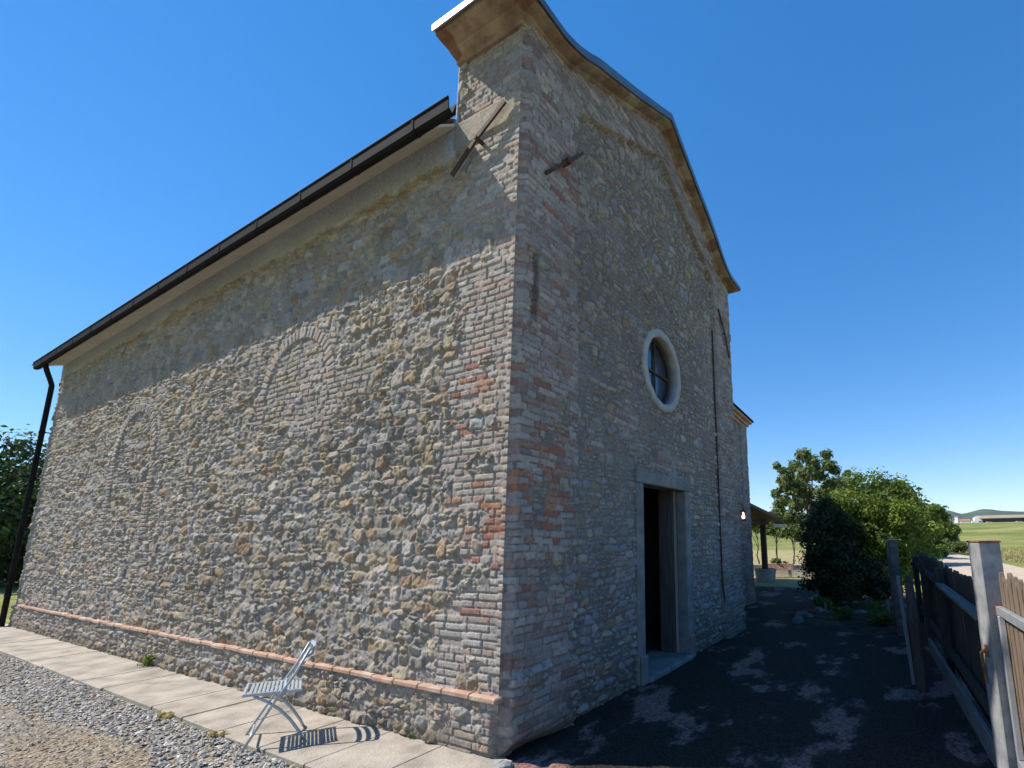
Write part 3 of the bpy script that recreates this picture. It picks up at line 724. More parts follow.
# ------------------------------------------------------------------ world points from bearing and range
def at(px, py, D):
    d = fw + rr*((px-637.87)/491.66) + uu*((447.5-py)/491.66)
    k = D/math.hypot(d.x, d.y); return Vector(CAMLOC)+d*k
def on_ground(px, D, py=534):
    p = at(px, py, D); return Vector((p.x, p.y, float(terr(np.array([p.x]), np.array([p.y]))[0])))

# ------------------------------------------------------------------ loose gravel
def gravel():
    rng = np.random.default_rng(3); N = 34000
    x = -.73 - rng.random(N)**1.15*2.6; y = -.6 + rng.random(N)**1.35*11.5
    dn = fbm(x*1.6, y*1.6, 200, 3)
    edge = -1.22 + .28*(fbm(y*1.1, y*0, 201, 3)-.5)*2
    p = np.where(x > edge, .95, .55)*np.where(dn > .40, 1, .55)
    k = rng.random(N) < p; x = x[k]; y = y[k]; near = x > edge[k]; n = len(x)
    s = np.where(near, .009+.016*rng.random(n)**2, .006+.012*rng.random(n)**3)
    base = np.array([[1,0,0],[.4,.95,.05],[-.75,.65,0],[-.9,-.45,.05],[.1,-1,0],[.35,.15,.75],[-.35,-.1,.7],[0,0,-.5]])
    fc = np.array([[0,1,5],[1,2,6],[2,3,6],[3,4,6],[4,0,5],[1,6,5],[6,4,5],[1,0,7],[2,1,7],[3,2,7],[4,3,7],[0,4,7]])
    b = base[None]*(1+.35*(rng.random((n,8,3))-.5)); b = b*s[:,None,None]*np.stack([.7+.7*rng.random(n), .6+.5*rng.random(n), .45+.4*rng.random(n)],-1)[:,None,:]
    th = rng.random(n)*6.28; c, si = np.cos(th)[:,None], np.sin(th)[:,None]; tl=(rng.random((n,1))-.5)*1.1
    X = b[...,0]*c-b[...,1]*si; Y = b[...,0]*si+b[...,1]*c; Z = b[...,2]+b[...,0]*tl
    V = np.stack([X+x[:,None], Y+y[:,None], Z+.010+(s*.30)[:,None]],-1).reshape(-1,3)
    F = (fc[None]+(np.arange(n)*8)[:,None,None]).reshape(-1,3)
    pal = np.array([(.33,.34,.34),(.42,.42,.41),(.27,.28,.29),(.48,.47,.45),(.36,.34,.31),(.38,.31,.25),(.31,.33,.33),(.52,.51,.49)])
    pal2 = np.array([(.40,.34,.26),(.34,.28,.21),(.44,.38,.29),(.30,.27,.23),(.46,.41,.34)])
    col = np.where((near | (rng.random(n)<.25))[:,None], pal[rng.integers(0,8,n)], pal2[rng.integers(0,5,n)])*(.78+.34*rng.random((n,1)))*np.array([1.0,.95,.88])
    mt, t, b_ = new_mat('pebbles'); a_ = t.nodes.new('ShaderNodeAttribute'); a_.attribute_name='Col'; t.links.new(a_.outputs['Color'], b_.inputs['Base Color']); b_.inputs['Roughness'].default_value=.85
    tag(quads_mesh('gravel', V, F, mt, None, np.repeat(col,8,0), False), 'loose grey pebbles spread along the edge of the slab pavement', 'gravel', kind='stuff')
gravel()

# ------------------------------------------------------------------ foliage
LEAF_SHADE = leaf_mat('leaf_painted_shade', (.010,.018,.007), (.040,.065,.020), trans=.2)  # near-black leaf: depth of the church shade put into the colour
LEAF_M = leaf_mat('leaf_mid', (.045,.08,.016), (.16,.22,.045), trans=.35)
LEAF_K = leaf_mat('leaf_oak', (.022,.042,.012), (.09,.135,.03), trans=.25)
LEAF_B = leaf_mat('leaf_bright', (.05,.095,.012), (.25,.32,.045), trans=.4)
LEAF_O = leaf_mat('leaf_olive', (.07,.105,.03), (.22,.27,.08), trans=.35)
LEAF_Y = leaf_mat('dry_grass_blade', (.36,.30,.11), (.60,.50,.24), trans=.55)
def leaves(name, clumps, n, size, mat, parent, rng, shell=.5, aspect=.55):
    """clumps: list of (centre, radius, squash); n leaves in all, weighted by area"""
    C = np.array([list(c[0]) for c in clumps]); Rd = np.array([c[1] for c in clumps]); Sq = np.array([c[2] if len(c)>2 else .85 for c in clumps])
    w = Rd**2; k = rng.choice(len(C), n, p=w/w.sum())
    d = rng.normal(size=(n,3)); d /= np.linalg.norm(d,axis=1)[:,None]
    r_ = rng.random(n)**shell; r_ *= 1+.22*rng.normal(size=n)
    P = C[k] + d*(Rd[k]*r_)[:,None]*np.stack([np.ones(n),np.ones(n),Sq[k]],-1)
    nrm = d*1.0+rng.normal(size=(n,3))*.55+np.array([0,0,.35]); nrm /= np.linalg.norm(nrm,axis=1)[:,None]
    t = np.cross(nrm, rng.normal(size=(n,3))); t /= np.linalg.norm(t,axis=1)[:,None]; b = np.cross(nrm,t)
    s = size*(.6+.8*rng.random(n))[:,None]; bend = nrm*s*.25
    V = np.stack([P-t*s, P+b*s*aspect+bend, P+t*s, P-b*s*aspect+bend],1).reshape(-1,3)
    F = np.arange(4*n).reshape(-1,4)
    cv = np.clip(rng.random(n)*.75+.25*rng.random(len(C))[k],0,1)
    col = np.repeat(np.stack([cv]*3,-1),4,0)
    return quads_mesh(name, V, F, mat, parent, col, False)
def clump_fill(c, rx, ry, rz, k, r0, r1, rng, power=.6):
    out = []
    for _ in range(k):
        d = rng.normal(size=3); d /= np.linalg.norm(d); q = rng.random()**power
        out.append(((c[0]+d[0]*rx*q, c[1]+d[1]*ry*q, c[2]+d[2]*rz*q), r0+(r1-r0)*rng.random(), .8))
    return out
def trunk_mesh(base, top, r0, limbs, rng, parent):
    mb = MB(); b = Vector(base); t = Vector(top); k = 7
    pts = [b.lerp(t, i/(k-1))+Vector(((rng.random()-.5)*.12*(i>0), (rng.random()-.5)*.12*(i>0), 0)) for i in range(k)]
    mb.tube(pts, [r0*(1.25 if i==0 else 1)*(1-.75*i/(k-1)) for i in range(k)], 8)
    for e in limbs:
        i = int(2+rng.random()*3.5); s_ = pts[min(i,k-1)]; e = Vector(e); mid = s_.lerp(e,.5)+Vector((0,0,.12*(e-s_).length))
        rr0 = r0*(.55-.06*i); mb.tube([s_, mid, e], [max(rr0,.012), max(rr0*.6,.009), .006], 6)
    return mb.build('trunk', M_BARK, parent, True)
def tree(name, base, top, clumps, n, size, mat, label, seed, r0=.12, cat='tree', group=None, shell=.5, nl=9):
    rng = np.random.default_rng(seed); base = Vector(base)
    o = empty(name, base, 0, label, cat, group)
    rel = [((c[0][0]-base.x, c[0][1]-base.y, c[0][2]-base.z),)+tuple(c[1:]) for c in clumps]
    idx = rng.choice(len(rel), min(nl,len(rel)), replace=False)
    trunk_mesh((0,0,-.05), Vector(top)-base, r0, [rel[i][0] for i in idx], rng, o)
    leaves('crown', rel, n, size, mat, o, rng, shell)
    return o
rg = np.random.default_rng(11)
# tall airy tree beyond the yard
D=25.0
b0 = on_ground(806, D)
pix = [(803,455,7),(812,462,8),(795,466,7),(806,474,9),(820,475,7),(826,455,6),(829,466,7),(835,470,5),(836,483,8),(846,484,7),(847,474,4),(851,492,6),(786,478,5),(792,488,8),(777,466,4),(781,481,5),(806,492,10),(822,494,9),(812,506,9),(797,505,8),(785,500,7),(776,494,5),(779,512,8),(790,518,9),(805,522,9),(817,516,9),(770,516,5),(768,524,5),(775,532,6),(787,532,7),(800,536,7),(815,534,7),(832,500,8),(842,504,7),(783,471,5),(788,477,6),(791,470,5),(815,470,7),(800,480,8),(784,488,6),(780,503,6),(795,492,7),(830,486,8),(840,494,8),(822,508,8)]
cl = [(at(px,py,D+(rg.random()-.5)*3.4), r*.0019*D*1.0, .9) for px,py,r in pix]
tree('walnut_tree', b0, at(812,478,D), cl, 17000, .09, LEAF_O, 'tall airy green tree behind the dark shaded laurel, with sky showing through its crown', 21, .13)
# three thin saplings in the sunny garden under it
for px,d,h,sd in ((757,26,2.5,1),(776,24,2.3,2),(792,27,2.7,3)):
    b = on_ground(px,d); rs=np.random.default_rng(sd)
    cl = clump_fill((b.x,b.y,h-.35),.9,.9,.45,14,.18,.34,rs)
    tree('young_tree', b, (b.x+.1*sd-.2,b.y,h-.5), cl, 2600, .055, LEAF_M, {1:'thin young garden tree nearest the church wall, seen under the porch roof',2:'thin forked young garden tree right of the porch post',3:'thin leaning young garden tree above the red flower trough'}[sd], 30+sd, .045, 'tree', 'young trees in the sunny garden', nl=6)
# big laurel half in the shadow of the church
rl = np.random.default_rng(5)
lc = clump_fill((10.4,-1.95,1.75),.95,1.15,1.15,64,.26,.44,rl,.45) + clump_fill((10.3,-1.9,.9),.95,1.1,.65,30,.26,.42,rl,.5)
lc += [((10.3,-1.35,2.55),.30,.9),((10.4,-1.7,2.95),.30,.9),((10.6,-2.15,2.9),.33,.9),((10.6,-2.6,2.7),.34,.9),((10.6,-2.95,2.2),.34,.9)]
tree('laurel_tree', (10.4,-1.9,0), (10.45,-1.9,2.0), lc, 42000, .042, LEAF_B, 'bright green rounded laurel behind the shade-coloured shrub at the end of the forecourt', 41, .10)
rk_ = np.random.default_rng(6)  # added shrub whose dark leaf colour stands in for shadow across the laurel
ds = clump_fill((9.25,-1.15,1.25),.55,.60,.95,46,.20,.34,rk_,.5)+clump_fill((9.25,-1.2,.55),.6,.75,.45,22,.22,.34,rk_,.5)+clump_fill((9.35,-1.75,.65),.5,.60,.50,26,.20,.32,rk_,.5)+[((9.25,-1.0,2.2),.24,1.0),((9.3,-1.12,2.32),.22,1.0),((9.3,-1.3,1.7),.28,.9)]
tree('shade_shrub', (9.25,-1.1,0), (9.27,-1.1,1.6), ds, 26000, .040, LEAF_SHADE, 'dense added shrub, leaves coloured almost black for the church shadow at the end of the forecourt', 42, .07, 'shrub')
# row of trees down the lane
for px,py,d,rx,rz,nm,lb,mt,sd in ((888,518,19,1.0,1.35,'roadside_tree','dark green tree just behind the laurel on its right',LEAF_M,51),
        (905,524,30,1.7,1.7,'roadside_tree','rounded green tree in the middle of the row along the lane',LEAF_B,52),
        (925,527,46,1.9,1.8,'roadside_tree','yellow green tree beside the dry grass of the lane bank',LEAF_B,53),
        (942,536,60,1.9,1.9,'roadside_tree','dark green tree at the far right end of the row along the lane',LEAF_M,54),
        (868,515,36,2.2,2.6,'roadside_tree','tall green tree rising behind the top of the laurel',LEAF_M,55)):
    c=at(px,py,d); b=on_ground(px,d); rs=np.random.default_rng(sd)
    cl=clump_fill((c.x,c.y,c.z),rx,rx,rz,26,.32*rx**.5,.60*rx**.5,rs,.5)+clump_fill((c.x,c.y,b.z+.6),rx*.8,rx*.8,.6,10,.3*rx**.5,.5*rx**.5,rs)
    tree(nm,b,c,cl,9000,.075+.0016*d,mt,lb,sd,.12,'tree','trees along the lane')
for px,d,r_,sd in ((952,50,.75,61),(934,40,.6,62),(922,36,.55,63)):
    b=on_ground(px,d); rs=np.random.default_rng(sd); o=empty('roadside_bush',b,0,{61:'low green bush at the right end of the lane bank',62:'low yellowish bush below the yellow green tree',63:'small bush at the edge of the lane nearest the fence'}[sd],'bush','bushes on the lane bank')
    leaves('foliage',clump_fill((0,0,r_*.6),r_,r_,r_*.5,12,.25,.42,rs),2600,.10,LEAF_O if sd!=62 else LEAF_B,o,rs)
    MB().tube([(0,0,-.02),(.03,.02,r_*.5),(0,.06,r_*.9)],[.03,.02,.008],6).build('stem',M_BARK,o)
# dry grass on the bank between lane and field
def bank():
    rng=np.random.default_rng(9); n=9000
    t=rng.random(n); ax=18+t*62; ay=np.interp(ax,[18,34,55,80],[-8.2,-7.6,-5.6,-2.2])-rng.random(n)**1.3*5.0
    h=.05+.16*rng.random(n); P=np.stack([ax,ay,terr(ax,ay)],-1); a=rng.random(n)*6.28; w=.03+.0012*ax
    dx=np.stack([np.cos(a)*w,np.sin(a)*w,0*a],-1); tip=np.stack([(rng.random(n)-.5)*.2,(rng.random(n)-.5)*.2,h],-1)
    V=np.stack([P-dx,P+dx,P+tip],1).reshape(-1,3); F=np.arange(3*n).reshape(-1,3); c=np.repeat(np.stack([rng.random(n)]*3,-1),3,0)
    tag(quads_mesh('bank_grass',V,F,LEAF_Y,None,c,False),'dry yellow grass on the bank between lane and field','grass',kind='stuff')
bank()
# trees beyond the far end of the church, left
for px,py,d,rx,rz,lb,sd in ((-75,505,34,3.0,2.4,'wide dark tree furthest left behind the church',71),(-10,503,33,2.7,2.5,'dark green tree at the left edge beside the downspout',72),(40,512,31,2.4,2.2,'dark green tree hidden mostly by the far corner of the church',73)):
    b=on_ground(px,d,548); rs=np.random.default_rng(sd); c=at(px,py,d)
    cl=clump_fill((c.x,c.y,c.z),rx,rx,rz,60,.6,1.05,rs,.45)+clump_fill((b.x,b.y,1.4),rx,rx,1.3,26,.5,.9,rs)
    tree('oak_tree',b,c,cl,24000,.10,LEAF_K,lb,sd,.2,'tree','trees behind the church')

# ------------------------------------------------------------------ bed and small things in front of the laurel
def rock(name, c, s, mat, label, cat, seed, group=None):
    rng=np.random.default_rng(seed); mb=MB(); n=10; prof=[(.05,0),(.9,0.02),(1.0,.3),(.85,.7),(.45,.95),(.05,1.0)]
    V=[];F=[]
    for r_,z in prof:
        for j in range(n):
            th=2*math.pi*j/n; k=1+.25*(rng.random()-.5); V.append((r_*math.cos(th)*s[0]*k,r_*math.sin(th)*s[1]*k,z*s[2]*(1+.15*(rng.random()-.5))))
    for i in range(len(prof)-1):
        for j in range(n): F.append((i*n+j,i*n+(j+1)%n,(i+1)*n+(j+1)%n,(i+1)*n+j))
    F.append(tuple(range(n))[::-1]); F.append(tuple((len(prof)-1)*n+j for j in range(n)))
    mb.add(V,F); o=mb.build(name,mat); o.location=c; o.rotation_euler=(0,0,rng.random()*3); return tag(o,label,cat,group)
M_MOSS=noise_mat('mossy_stone',(.07,.068,.06),(.17,.16,.145),9,.95,.7,40)
M_SOIL=noise_mat('garden_soil',(.018,.014,.010),(.075,.058,.035),5,.97,.9,30,c3=(.034,.026,.018),bdist=.03)
sheet('garden_bed',6.2,9.9,-2.6,-.75,.02,M_SOIL,nx=40,ny=24,fn=lambda X,Y:-.018+.07*sst(0,.35,np.minimum(np.minimum(X-6.2,9.9-X),np.minimum(Y+2.6,-.75-Y)))*(.6+.8*fbm(X*3,Y*3,240,3)))
for i,(x,y,s) in enumerate(((6.9,-.78,(.20,.10,.12)),(7.6,-.72,(.26,.10,.10)),(8.2,-.95,(.22,.12,.14)),(8.0,-1.35,(.30,.10,.11)),(8.2,-1.75,(.24,.11,.12)))):
    rock('edging_stone',(x,y,.0),s,M_MOSS,['small edging stone at the near corner of the garden bed','long flat edging stone on the church side of the bed','rounded edging stone in front of the laurel','longest edging stone lying across the bed','edging stone deepest in the shade by the laurel'][i],'stone',300+i,'stones edging the garden bed')
for i,(px,py,h) in enumerate(((826,614,.22),(888,618,.32))):
    p=at(px,py,0.1); d=(p-Vector(CAMLOC)); k=-CAMLOC[2]/d.z; g=Vector(CAMLOC)+d*k
    mb=MB(); mb.box((-.025,-.02,-.02),(.025,.02,h),None,.004); o=mb.build('garden_stake',M_GREYW); o.location=(g.x,g.y,0); o.rotation_euler=(R(4*i),R(-3),.4)
    tag(o,['short pale stake in the middle of the garden bed','taller pale stake beside the concrete post'][i],'stake',None)
# low plants in the bed
for i,(x,y) in enumerate(((7.2,-1.5),(7.9,-2.1),(7.0,-2.2),(8.6,-1.0))):
    rs=np.random.default_rng(400+i); o=empty('bed_plant',(x,y,.08),0,['low green plant nearest the church in the garden bed','low green plant between laurel and concrete posts','low green plant at the near right corner of the bed','low green plant at the foot of the laurel'][i],'plant','low plants in the garden bed')
    leaves('foliage',clump_fill((0,0,.10),.22,.22,.08,6,.08,.14,rs),420,.04,LEAF_M,o,rs); MB().tube([(0,0,-.03),(.01,0,.12)],.008,5).build('stem',M_BARK,o)

# ------------------------------------------------------------------ porch, wall, planters behind the church
M_CANE=noise_mat('pale_timber',(.35,.32,.24),(.50,.46,.36),4,.85,.3,30,stretch=(1,8,8))
def porch():
    o=empty('garden_porch',(14.9,1.9,0),0,'open garden porch with sloping roof on a dark post behind the church','porch')
    MB().box((-.09,-.09,.45),(.09,.09,2.05),None,.01).build('post',M_WOODDARK,o)
    x0=9.5-14.9
    r_=MB(); P=[(x0,-.6,2.62),(.55,-.6,2.10),(.55,3.6,2.10),(x0,3.6,2.62)]
    r_.add(P+[(a,b,c+.10) for a,b,c in P],[(3,2,1,0),(4,5,6,7),(0,1,5,4),(1,2,6,5),(2,3,7,6),(3,0,4,7)]); r_.build('roof',noise_mat('old_porch_roof',(.07,.045,.035),(.16,.10,.08),5,.9,.4),o)
    MB().box((x0,-.08,1.99),(.35,.08,2.12),None,.01).build('beam',M_WOODDARK,o)
    MB().box((-.08,.09,1.985),(.08,3.5,2.11),None,.01).build('beam',M_WOODDARK,o)
    MB().box((-.4,-.48,1.90),(1.75,-.40,2.02),None,.01).build('lath',M_CANE,o)
    MB().box((-.10,2.6,0),(.10,2.8,2.05),None,.01).build('post',M_WOODDARK,o)
porch()
pb=MB(); pb.lathe([(.30,0),(.33,.10),(.36,.38),(.38,.40),(.38,.46),(.30,.46),(.28,.38),(.02,.36)],14); po=pb.build('stone_planter',M_CONC); po.location=(14.9,1.9,0)
tag(po,'squat grey stone tub at the foot of the porch post','planter')
M_WALLW=noise_mat('pale_garden_wall',(.40,.36,.30),(.60,.56,.48),3,.93,.5,25,c3=(.50,.46,.38),detail=9)
def low_wall():
    o=empty('garden_wall',(17.3,2.0,0),R(98),'low pale rendered garden wall with a coping beyond the porch','wall')
    MB().box((-3.4,-.14,0),(4.5,.14,.42),None,.015).build('wall',M_WALLW,o); MB().box((-3.45,-.18,.42),(4.55,.18,.48),None,.01).build('coping',M_CONC,o)
low_wall()
wb=empty('flower_trough',(16.7,1.9,.0),R(98),'red brown flower trough in front of the low garden wall','planter')
MB().box((-.6,-.16,.30),(.5,.16,.56),None,.01).build('trough',M_TERRA,wb); MB().box((-.5,-.12,0),(-.4,.12,.30)).build('leg',M_CONC,wb); MB().box((.3,-.12,0),(.4,.12,.30)).build('leg',M_CONC,wb)
leaves('plants',clump_fill((0,0,.62),.45,.12,.08,8,.08,.14,np.random.default_rng(77)),500,.04,LEAF_M,wb,np.random.default_rng(78))
sheet('garden_ground',13.2,52,-1.0,34,.012,noise_mat('dry_garden_grass',(.22,.19,.07),(.42,.34,.17),1.6,.98,.5,30,c3=(.33,.27,.12)))

# lantern on the annex corner
def lantern():
    # hangs off a bracket on the annex front
    x,y,z=8.35,.665,2.03
    o=empty('wall_lantern',(x,y,z),0,'small lit iron lantern on a bracket at the corner behind the facade','lantern')
    b=MB(); b.tube([(0,.14,.30),(0,.0,.32),(0,-.06,.27),(0,-.06,.20)],.010,6); b.box((-.04,.115,.22),(.04,.135,.38)); b.build('bracket',M_IRON,o)
    c=MB(); c.lathe([(.012,.20),(.02,.185),(.085,.13),(.09,.12),(.0,.12)],8,(0,-.06,0)); c.lathe([(.02,-.10),(.06,-.09),(.055,-.075),(.0,-.075)],8,(0,-.06,0))
    for k in range(4):
        a=math.pi/4+k*math.pi/2; c.bar((.065*math.cos(a),-.06+.065*math.sin(a),-.08),(.08*math.cos(a),-.06+.08*math.sin(a),.12),.01)
    c.build('cage',M_IRON,o)
    mt,t,bb=new_mat('lamp_bulb'); bb.inputs['Emission Color'].default_value=(1,.62,.28,1); bb.inputs['Emission Strength'].default_value=9
    s=MB(); s.lathe([(.004,-.035),(.03,-.02),(.036,.01),(.028,.04),(.012,.07),(.012,.11)],10,(0,-.06,0)); s.build('bulb',mt,o,True)
lantern()

# ------------------------------------------------------------------ fence, posts, gate on the right
def fence():
    a=Vector((7.6,-2.80)); b=Vector((1.50,-3.215)); d=(b-a); L=d.length; d.normalize(); ang=math.atan2(d.y,d.x)
    o=empty('picket_fence',(a.x,a.y,0),ang,'dark weathered picket fence along the shaded right side of the forecourt','fence')
    mb=MB(); x=0; rs=random.Random(4)
    while x<L-.05:
        w=rs.uniform(.075,.10); h=1.24+.035*math.sin(x*1.1)+rs.uniform(-.03,.03); t=rs.uniform(-.012,.012); y0=.05+rs.uniform(-.006,.006)
        V=[(x,y0,.06),(x+w,y0,.06),(x+w+t,y0,h-.05),(x+w*.72+t,y0,h-.012),(x+w*.45+t,y0,h),(x+w*.2+t,y0,h-.015),(x+t,y0,h-.06)]
        V+=[(p,q+.022,r_) for p,q,r_ in V]; F=[(0,1,2,3,4,5,6),tuple(range(13,6,-1))]+[(i,i+7,(i+1)%7+7,(i+1)%7) for i in range(7)]
        mb.add(V,F); x+=w+rs.uniform(.006,.02)
    mb.build('pickets',M_FENCEW,o)
    # rails face the forecourt (local -y)
    MB().bar((3.7,-.03,1.02),(L-.02,-.03,1.00),.085,.04,(0,0,1),.004).build('rail',M_GREYW,o)
    MB().bar((0,.0,1.05),(3.4,.0,1.02),.05,.09,(0,0,1),.004).build('rail',M_FENCEW,o)
    MB().bar((2.4,-.10,.11),(L-.02,-.05,.10),.035,.18,(0,0,1),.004).build('kick_board',M_GREYW,o)
    MB().bar((0,.0,.30),(L-.02,.0,.30),.05,.09,(0,0,1),.004).build('rail',M_FENCEW,o)
    for k in (0.05,1.6,3.6):
        MB().box((k-.05,-.06,-.05),(k+.05,.03,1.2),None,.006).build('fence_post',M_FENCEW,o)
fence()
def concrete_post(px,x,y,h,w,label,rot):
    o=empty('concrete_post',(x,y,0),rot,label,'post','grey posts at the far end of the fence')
    MB().box((-w/2,-w/2,-.05),(w/2,w/2,h),None,.012).build('shaft',M_MOSS,o)
    MB().box((-w/2-.008,-w/2-.008,h),(w/2+.008,w/2+.008,h+.022),None,.008).build('cap',M_CONC,o)
concrete_post(0,6.35,-2.50,1.50,.13,'nearer grey concrete post at the fence end, in full shade',R(8))
concrete_post(0,7.6,-2.42,1.47,.16,'further grey concrete post standing close behind the nearer one',R(3))
lp=MB(); lp.tube([(0,0,-.05),(.02,.0,.35),(-.01,.01,.7),(.05,.02,1.0),(.07,.02,1.16)],[.062,.058,.055,.046,.03],9); lpo=lp.build('wooden_stump',M_FENCEW); lpo.location=(3.25,-2.74,0); tag(lpo,'broken old round wooden post leaning in front of the picket fence','post')
rl_=MB(); rl_.bar((0,0,0),(.12,.05,1.12),.035,.02); ro=rl_.build('leaning_lath',M_GREYW); ro.location=(3.40,-2.66,.02); tag(ro,'thin grey lath leaning against the broken wooden post','lath')
rock('flat_stone',(3.05,-2.60,.0),(.17,.08,.04),M_MOSS,'pale flat stone on the ground at the foot of the broken wooden post','stone',501)
def gate_post():
    o=empty('gate_post',(1.42,-3.245,0),R(22),'tall square grey painted gate post with rusty cap, sunlit on its left edge','gate post')
    MB().box((-.072,-.072,-.05),(.072,.072,1.535),None,.006).build('shaft',M_POST,o)
    c=MB(); c.box((-.076,-.076,1.535),(.076,.076,1.548),None,.003); c.build('cap',M_RUST,o)
    h=MB(); h.tube([(-.0,.078,.80),(.02,.10,.78),(.03,.09,.68),(.02,.09,.58)],[.015,.012,.009,.007],8); h.box((-.02,.071,.76),(.02,.079,.84),None,.003); h.build('latch',M_RUST,o)
    g=MB(); g.box((-.085,-.02,1.04),(-.073,.02,1.12),None,.002); g.box((-.10,-.010,1.05),(-.073,.010,1.11),None,.002); g.build('hinge',M_RUST,o)
gate_post()
def gate():
    a=Vector((1.325,-3.275)); o=empty('garden_gate',(a.x,a.y,0),R(184),'sunlit gate of grey steel tube and brown pickets at the right edge','gate')
    # local +x runs from the post towards the viewer
    MB().box((0,-.018,1.05),(1.5,.018,1.11),None,.004).build('top_rail',M_STEEL,o); MB().box((0,-.018,.10),(1.5,.018,.16),None,.004).build('bottom_rail',M_STEEL,o)
    MB().box((.0,-.018,.163),(.04,.018,1.047),None,.004).build('stile',M_STEEL,o); MB().box((1.46,-.018,.163),(1.5,.018,1.047),None,.004).build('stile',M_STEEL,o)
    rs=random.Random(12); x=-.005
    mb=MB()
    while x<1.45:
        w=rs.uniform(.08,.10); h=1.33+rs.uniform(-.03,.03); y0=.022
        V=[(x,y0,.05),(x+w,y0,.05),(x+w,y0,h-.06),(x+w*.7,y0,h-.01),(x+w*.5,y0,h),(x+w*.25,y0,h-.012),(x,y0,h-.06)]; V+=[(p,q+.022,r_) for p,q,r_ in V]
        mb.add(V,[(6,5,4,3,2,1,0),tuple(range(7,14))]+[((i+1)%7,(i+1)%7+7,i+7,i) for i in range(7)]); x+=w+rs.uniform(.02,.035)
    mb.build('pickets',noise_mat('brown_picket',(.10,.07,.05),(.24,.18,.13),5,.9,.6,25,stretch=(9,9,.7),c3=(.17,.125,.09),detail=9),o)
gate()

# ------------------------------------------------------------------ folding chair
def chair():
    o=empty('folding_chair',(-.535,1.925,.004),R(-28.0),'grey metal slatted folding chair standing on the edge of the slab pavement','chair')
    # local x: back direction, y: across, z up; front feet at x=-.21
    hw=.20
    for s in (-1,1):
        y=s*hw
        MB().tube([(-.225,y,-.02 if s<0 else .0),(-.03,y,.34),(.10,y,.55),(.19,y*.97,.735)],.0105,8).build('front_leg',M_CHAIR,o,True)
        y=s*(hw-.025)
        MB().tube([(.215,y,.0),(.175,y,.08),(.10,y,.19),(.02,y,.28),(-.07,y,.355),(-.17,y,.415)],.0115,8).build('rear_leg',M_CHAIR,o,True)
        f=MB(); f.bar((-.235,s*(hw-.012),.432),(.165,s*(hw-.012),.415),.022,.022,(0,0,1),.004); f.build('seat_rail',M_CHAIR,o)
    c=MB(); c.bar((-.235,-hw+.002,.432),(-.235,hw-.002,.432),.024,.026,(0,0,1),.005); c.build('front_rail',M_CHAIR,o)
    st=MB()
    for i in range(13):
        x=-.205+i*.0285; z=.437-.0425*(x+.235); st.box((x,-hw+.024,z),(x+.019,hw-.024,z+.006),None,.0015)
    tag(st.build('seat_slats',M_CHAIR,o))
    for z,x in ((.735,.192),(.680,.167),(.625,.140)):
        b=MB(); pts=[(x+.035*math.cos(t*math.pi/2)-.0,-math.sin(t*math.pi/2)*hw*.985,z) for t in np.linspace(-1,1,11)]
        V=[];F=[]
        for k,p in enumerate(pts):
            for dz in (-.014,.014):
                for dx in (-.003,.003): V.append((p[0]+dx+dz*.45,p[1],p[2]+dz))
        for k in range(10): F+=[(k*4,k*4+1,k*4+5,k*4+4),(k*4+1,k*4+3,k*4+7,k*4+5),(k*4+3,k*4+2,k*4+6,k*4+7),(k*4+2,k*4,k*4+4,k*4+6)]
        F+=[(0,2,3,1),(40,41,43,42)]; b.add(V,F); b.build('back_slat',M_CHAIR,o)
    MB().tube([(.215,-hw+.025,.012),(.215,hw-.025,.012)],.008,8).build('foot_bar',M_CHAIR,o,True)
    MB().tube([(-.16,-hw,.10),(-.16,hw,.10)],.008,8).build('foot_bar',M_CHAIR,o,True)
    MB().tube([(.04,-hw-.012,.44),(.04,hw+.012,.44)],.007,8).build('pivot_rod',M_CHAIR,o,True)
    return o
chair().scale = (.95,.95,.97)

# ------------------------------------------------------------------ weeds
def weed(x,y,z,r_,n,label,seed):
    rs=np.random.default_rng(seed); o=empty('weed',(x,y,z),0,label,'weed','weeds at the foot of the side wall')
    leaves('foliage',clump_fill((0,0,r_*.6),r_,r_,r_*.5,6,r_*.4,r_*.7,rs),n,r_*.20,LEAF_B,o,rs,.5,.4); MB().tube([(0,0,-.01),(0,0,r_*.7)],.004,5).build('stem',LEAF_B,o)
weed(-.07,6.05,.03,.10,260,'bright green weed growing where the pavement meets the wall, far from the chair',1)
weed(-.05,.88,.03,.045,90,'tiny green weed at the wall foot close to the near corner of the church',2)
def edge_weeds():
    for i,(y,w) in enumerate(((2.45,.05),(3.4,.04))):
        rs=np.random.default_rng(600+i); o=empty('dry_weed',(-.74,y,.01),0,['low dry weed tuft on the pavement edge just beyond the chair','smaller dry weed tuft further along the pavement edge'][i],'weed','dry tufts on the pavement edge')
        leaves('foliage',clump_fill((0,0,.02),w,.16,.015,8,.015,.035,rs),200,.013,LEAF_Y,o,rs); MB().tube([(0,0,-.01),(0,0,.03)],.004,5).build('stem',M_BARK,o)
edge_weeds()
rock('loose_stone',(-.05,-.10,.0),(.085,.06,.05),M_WALLW if False else M_CONC,'loose rubble stone at the foot of the near church corner','stone',701)

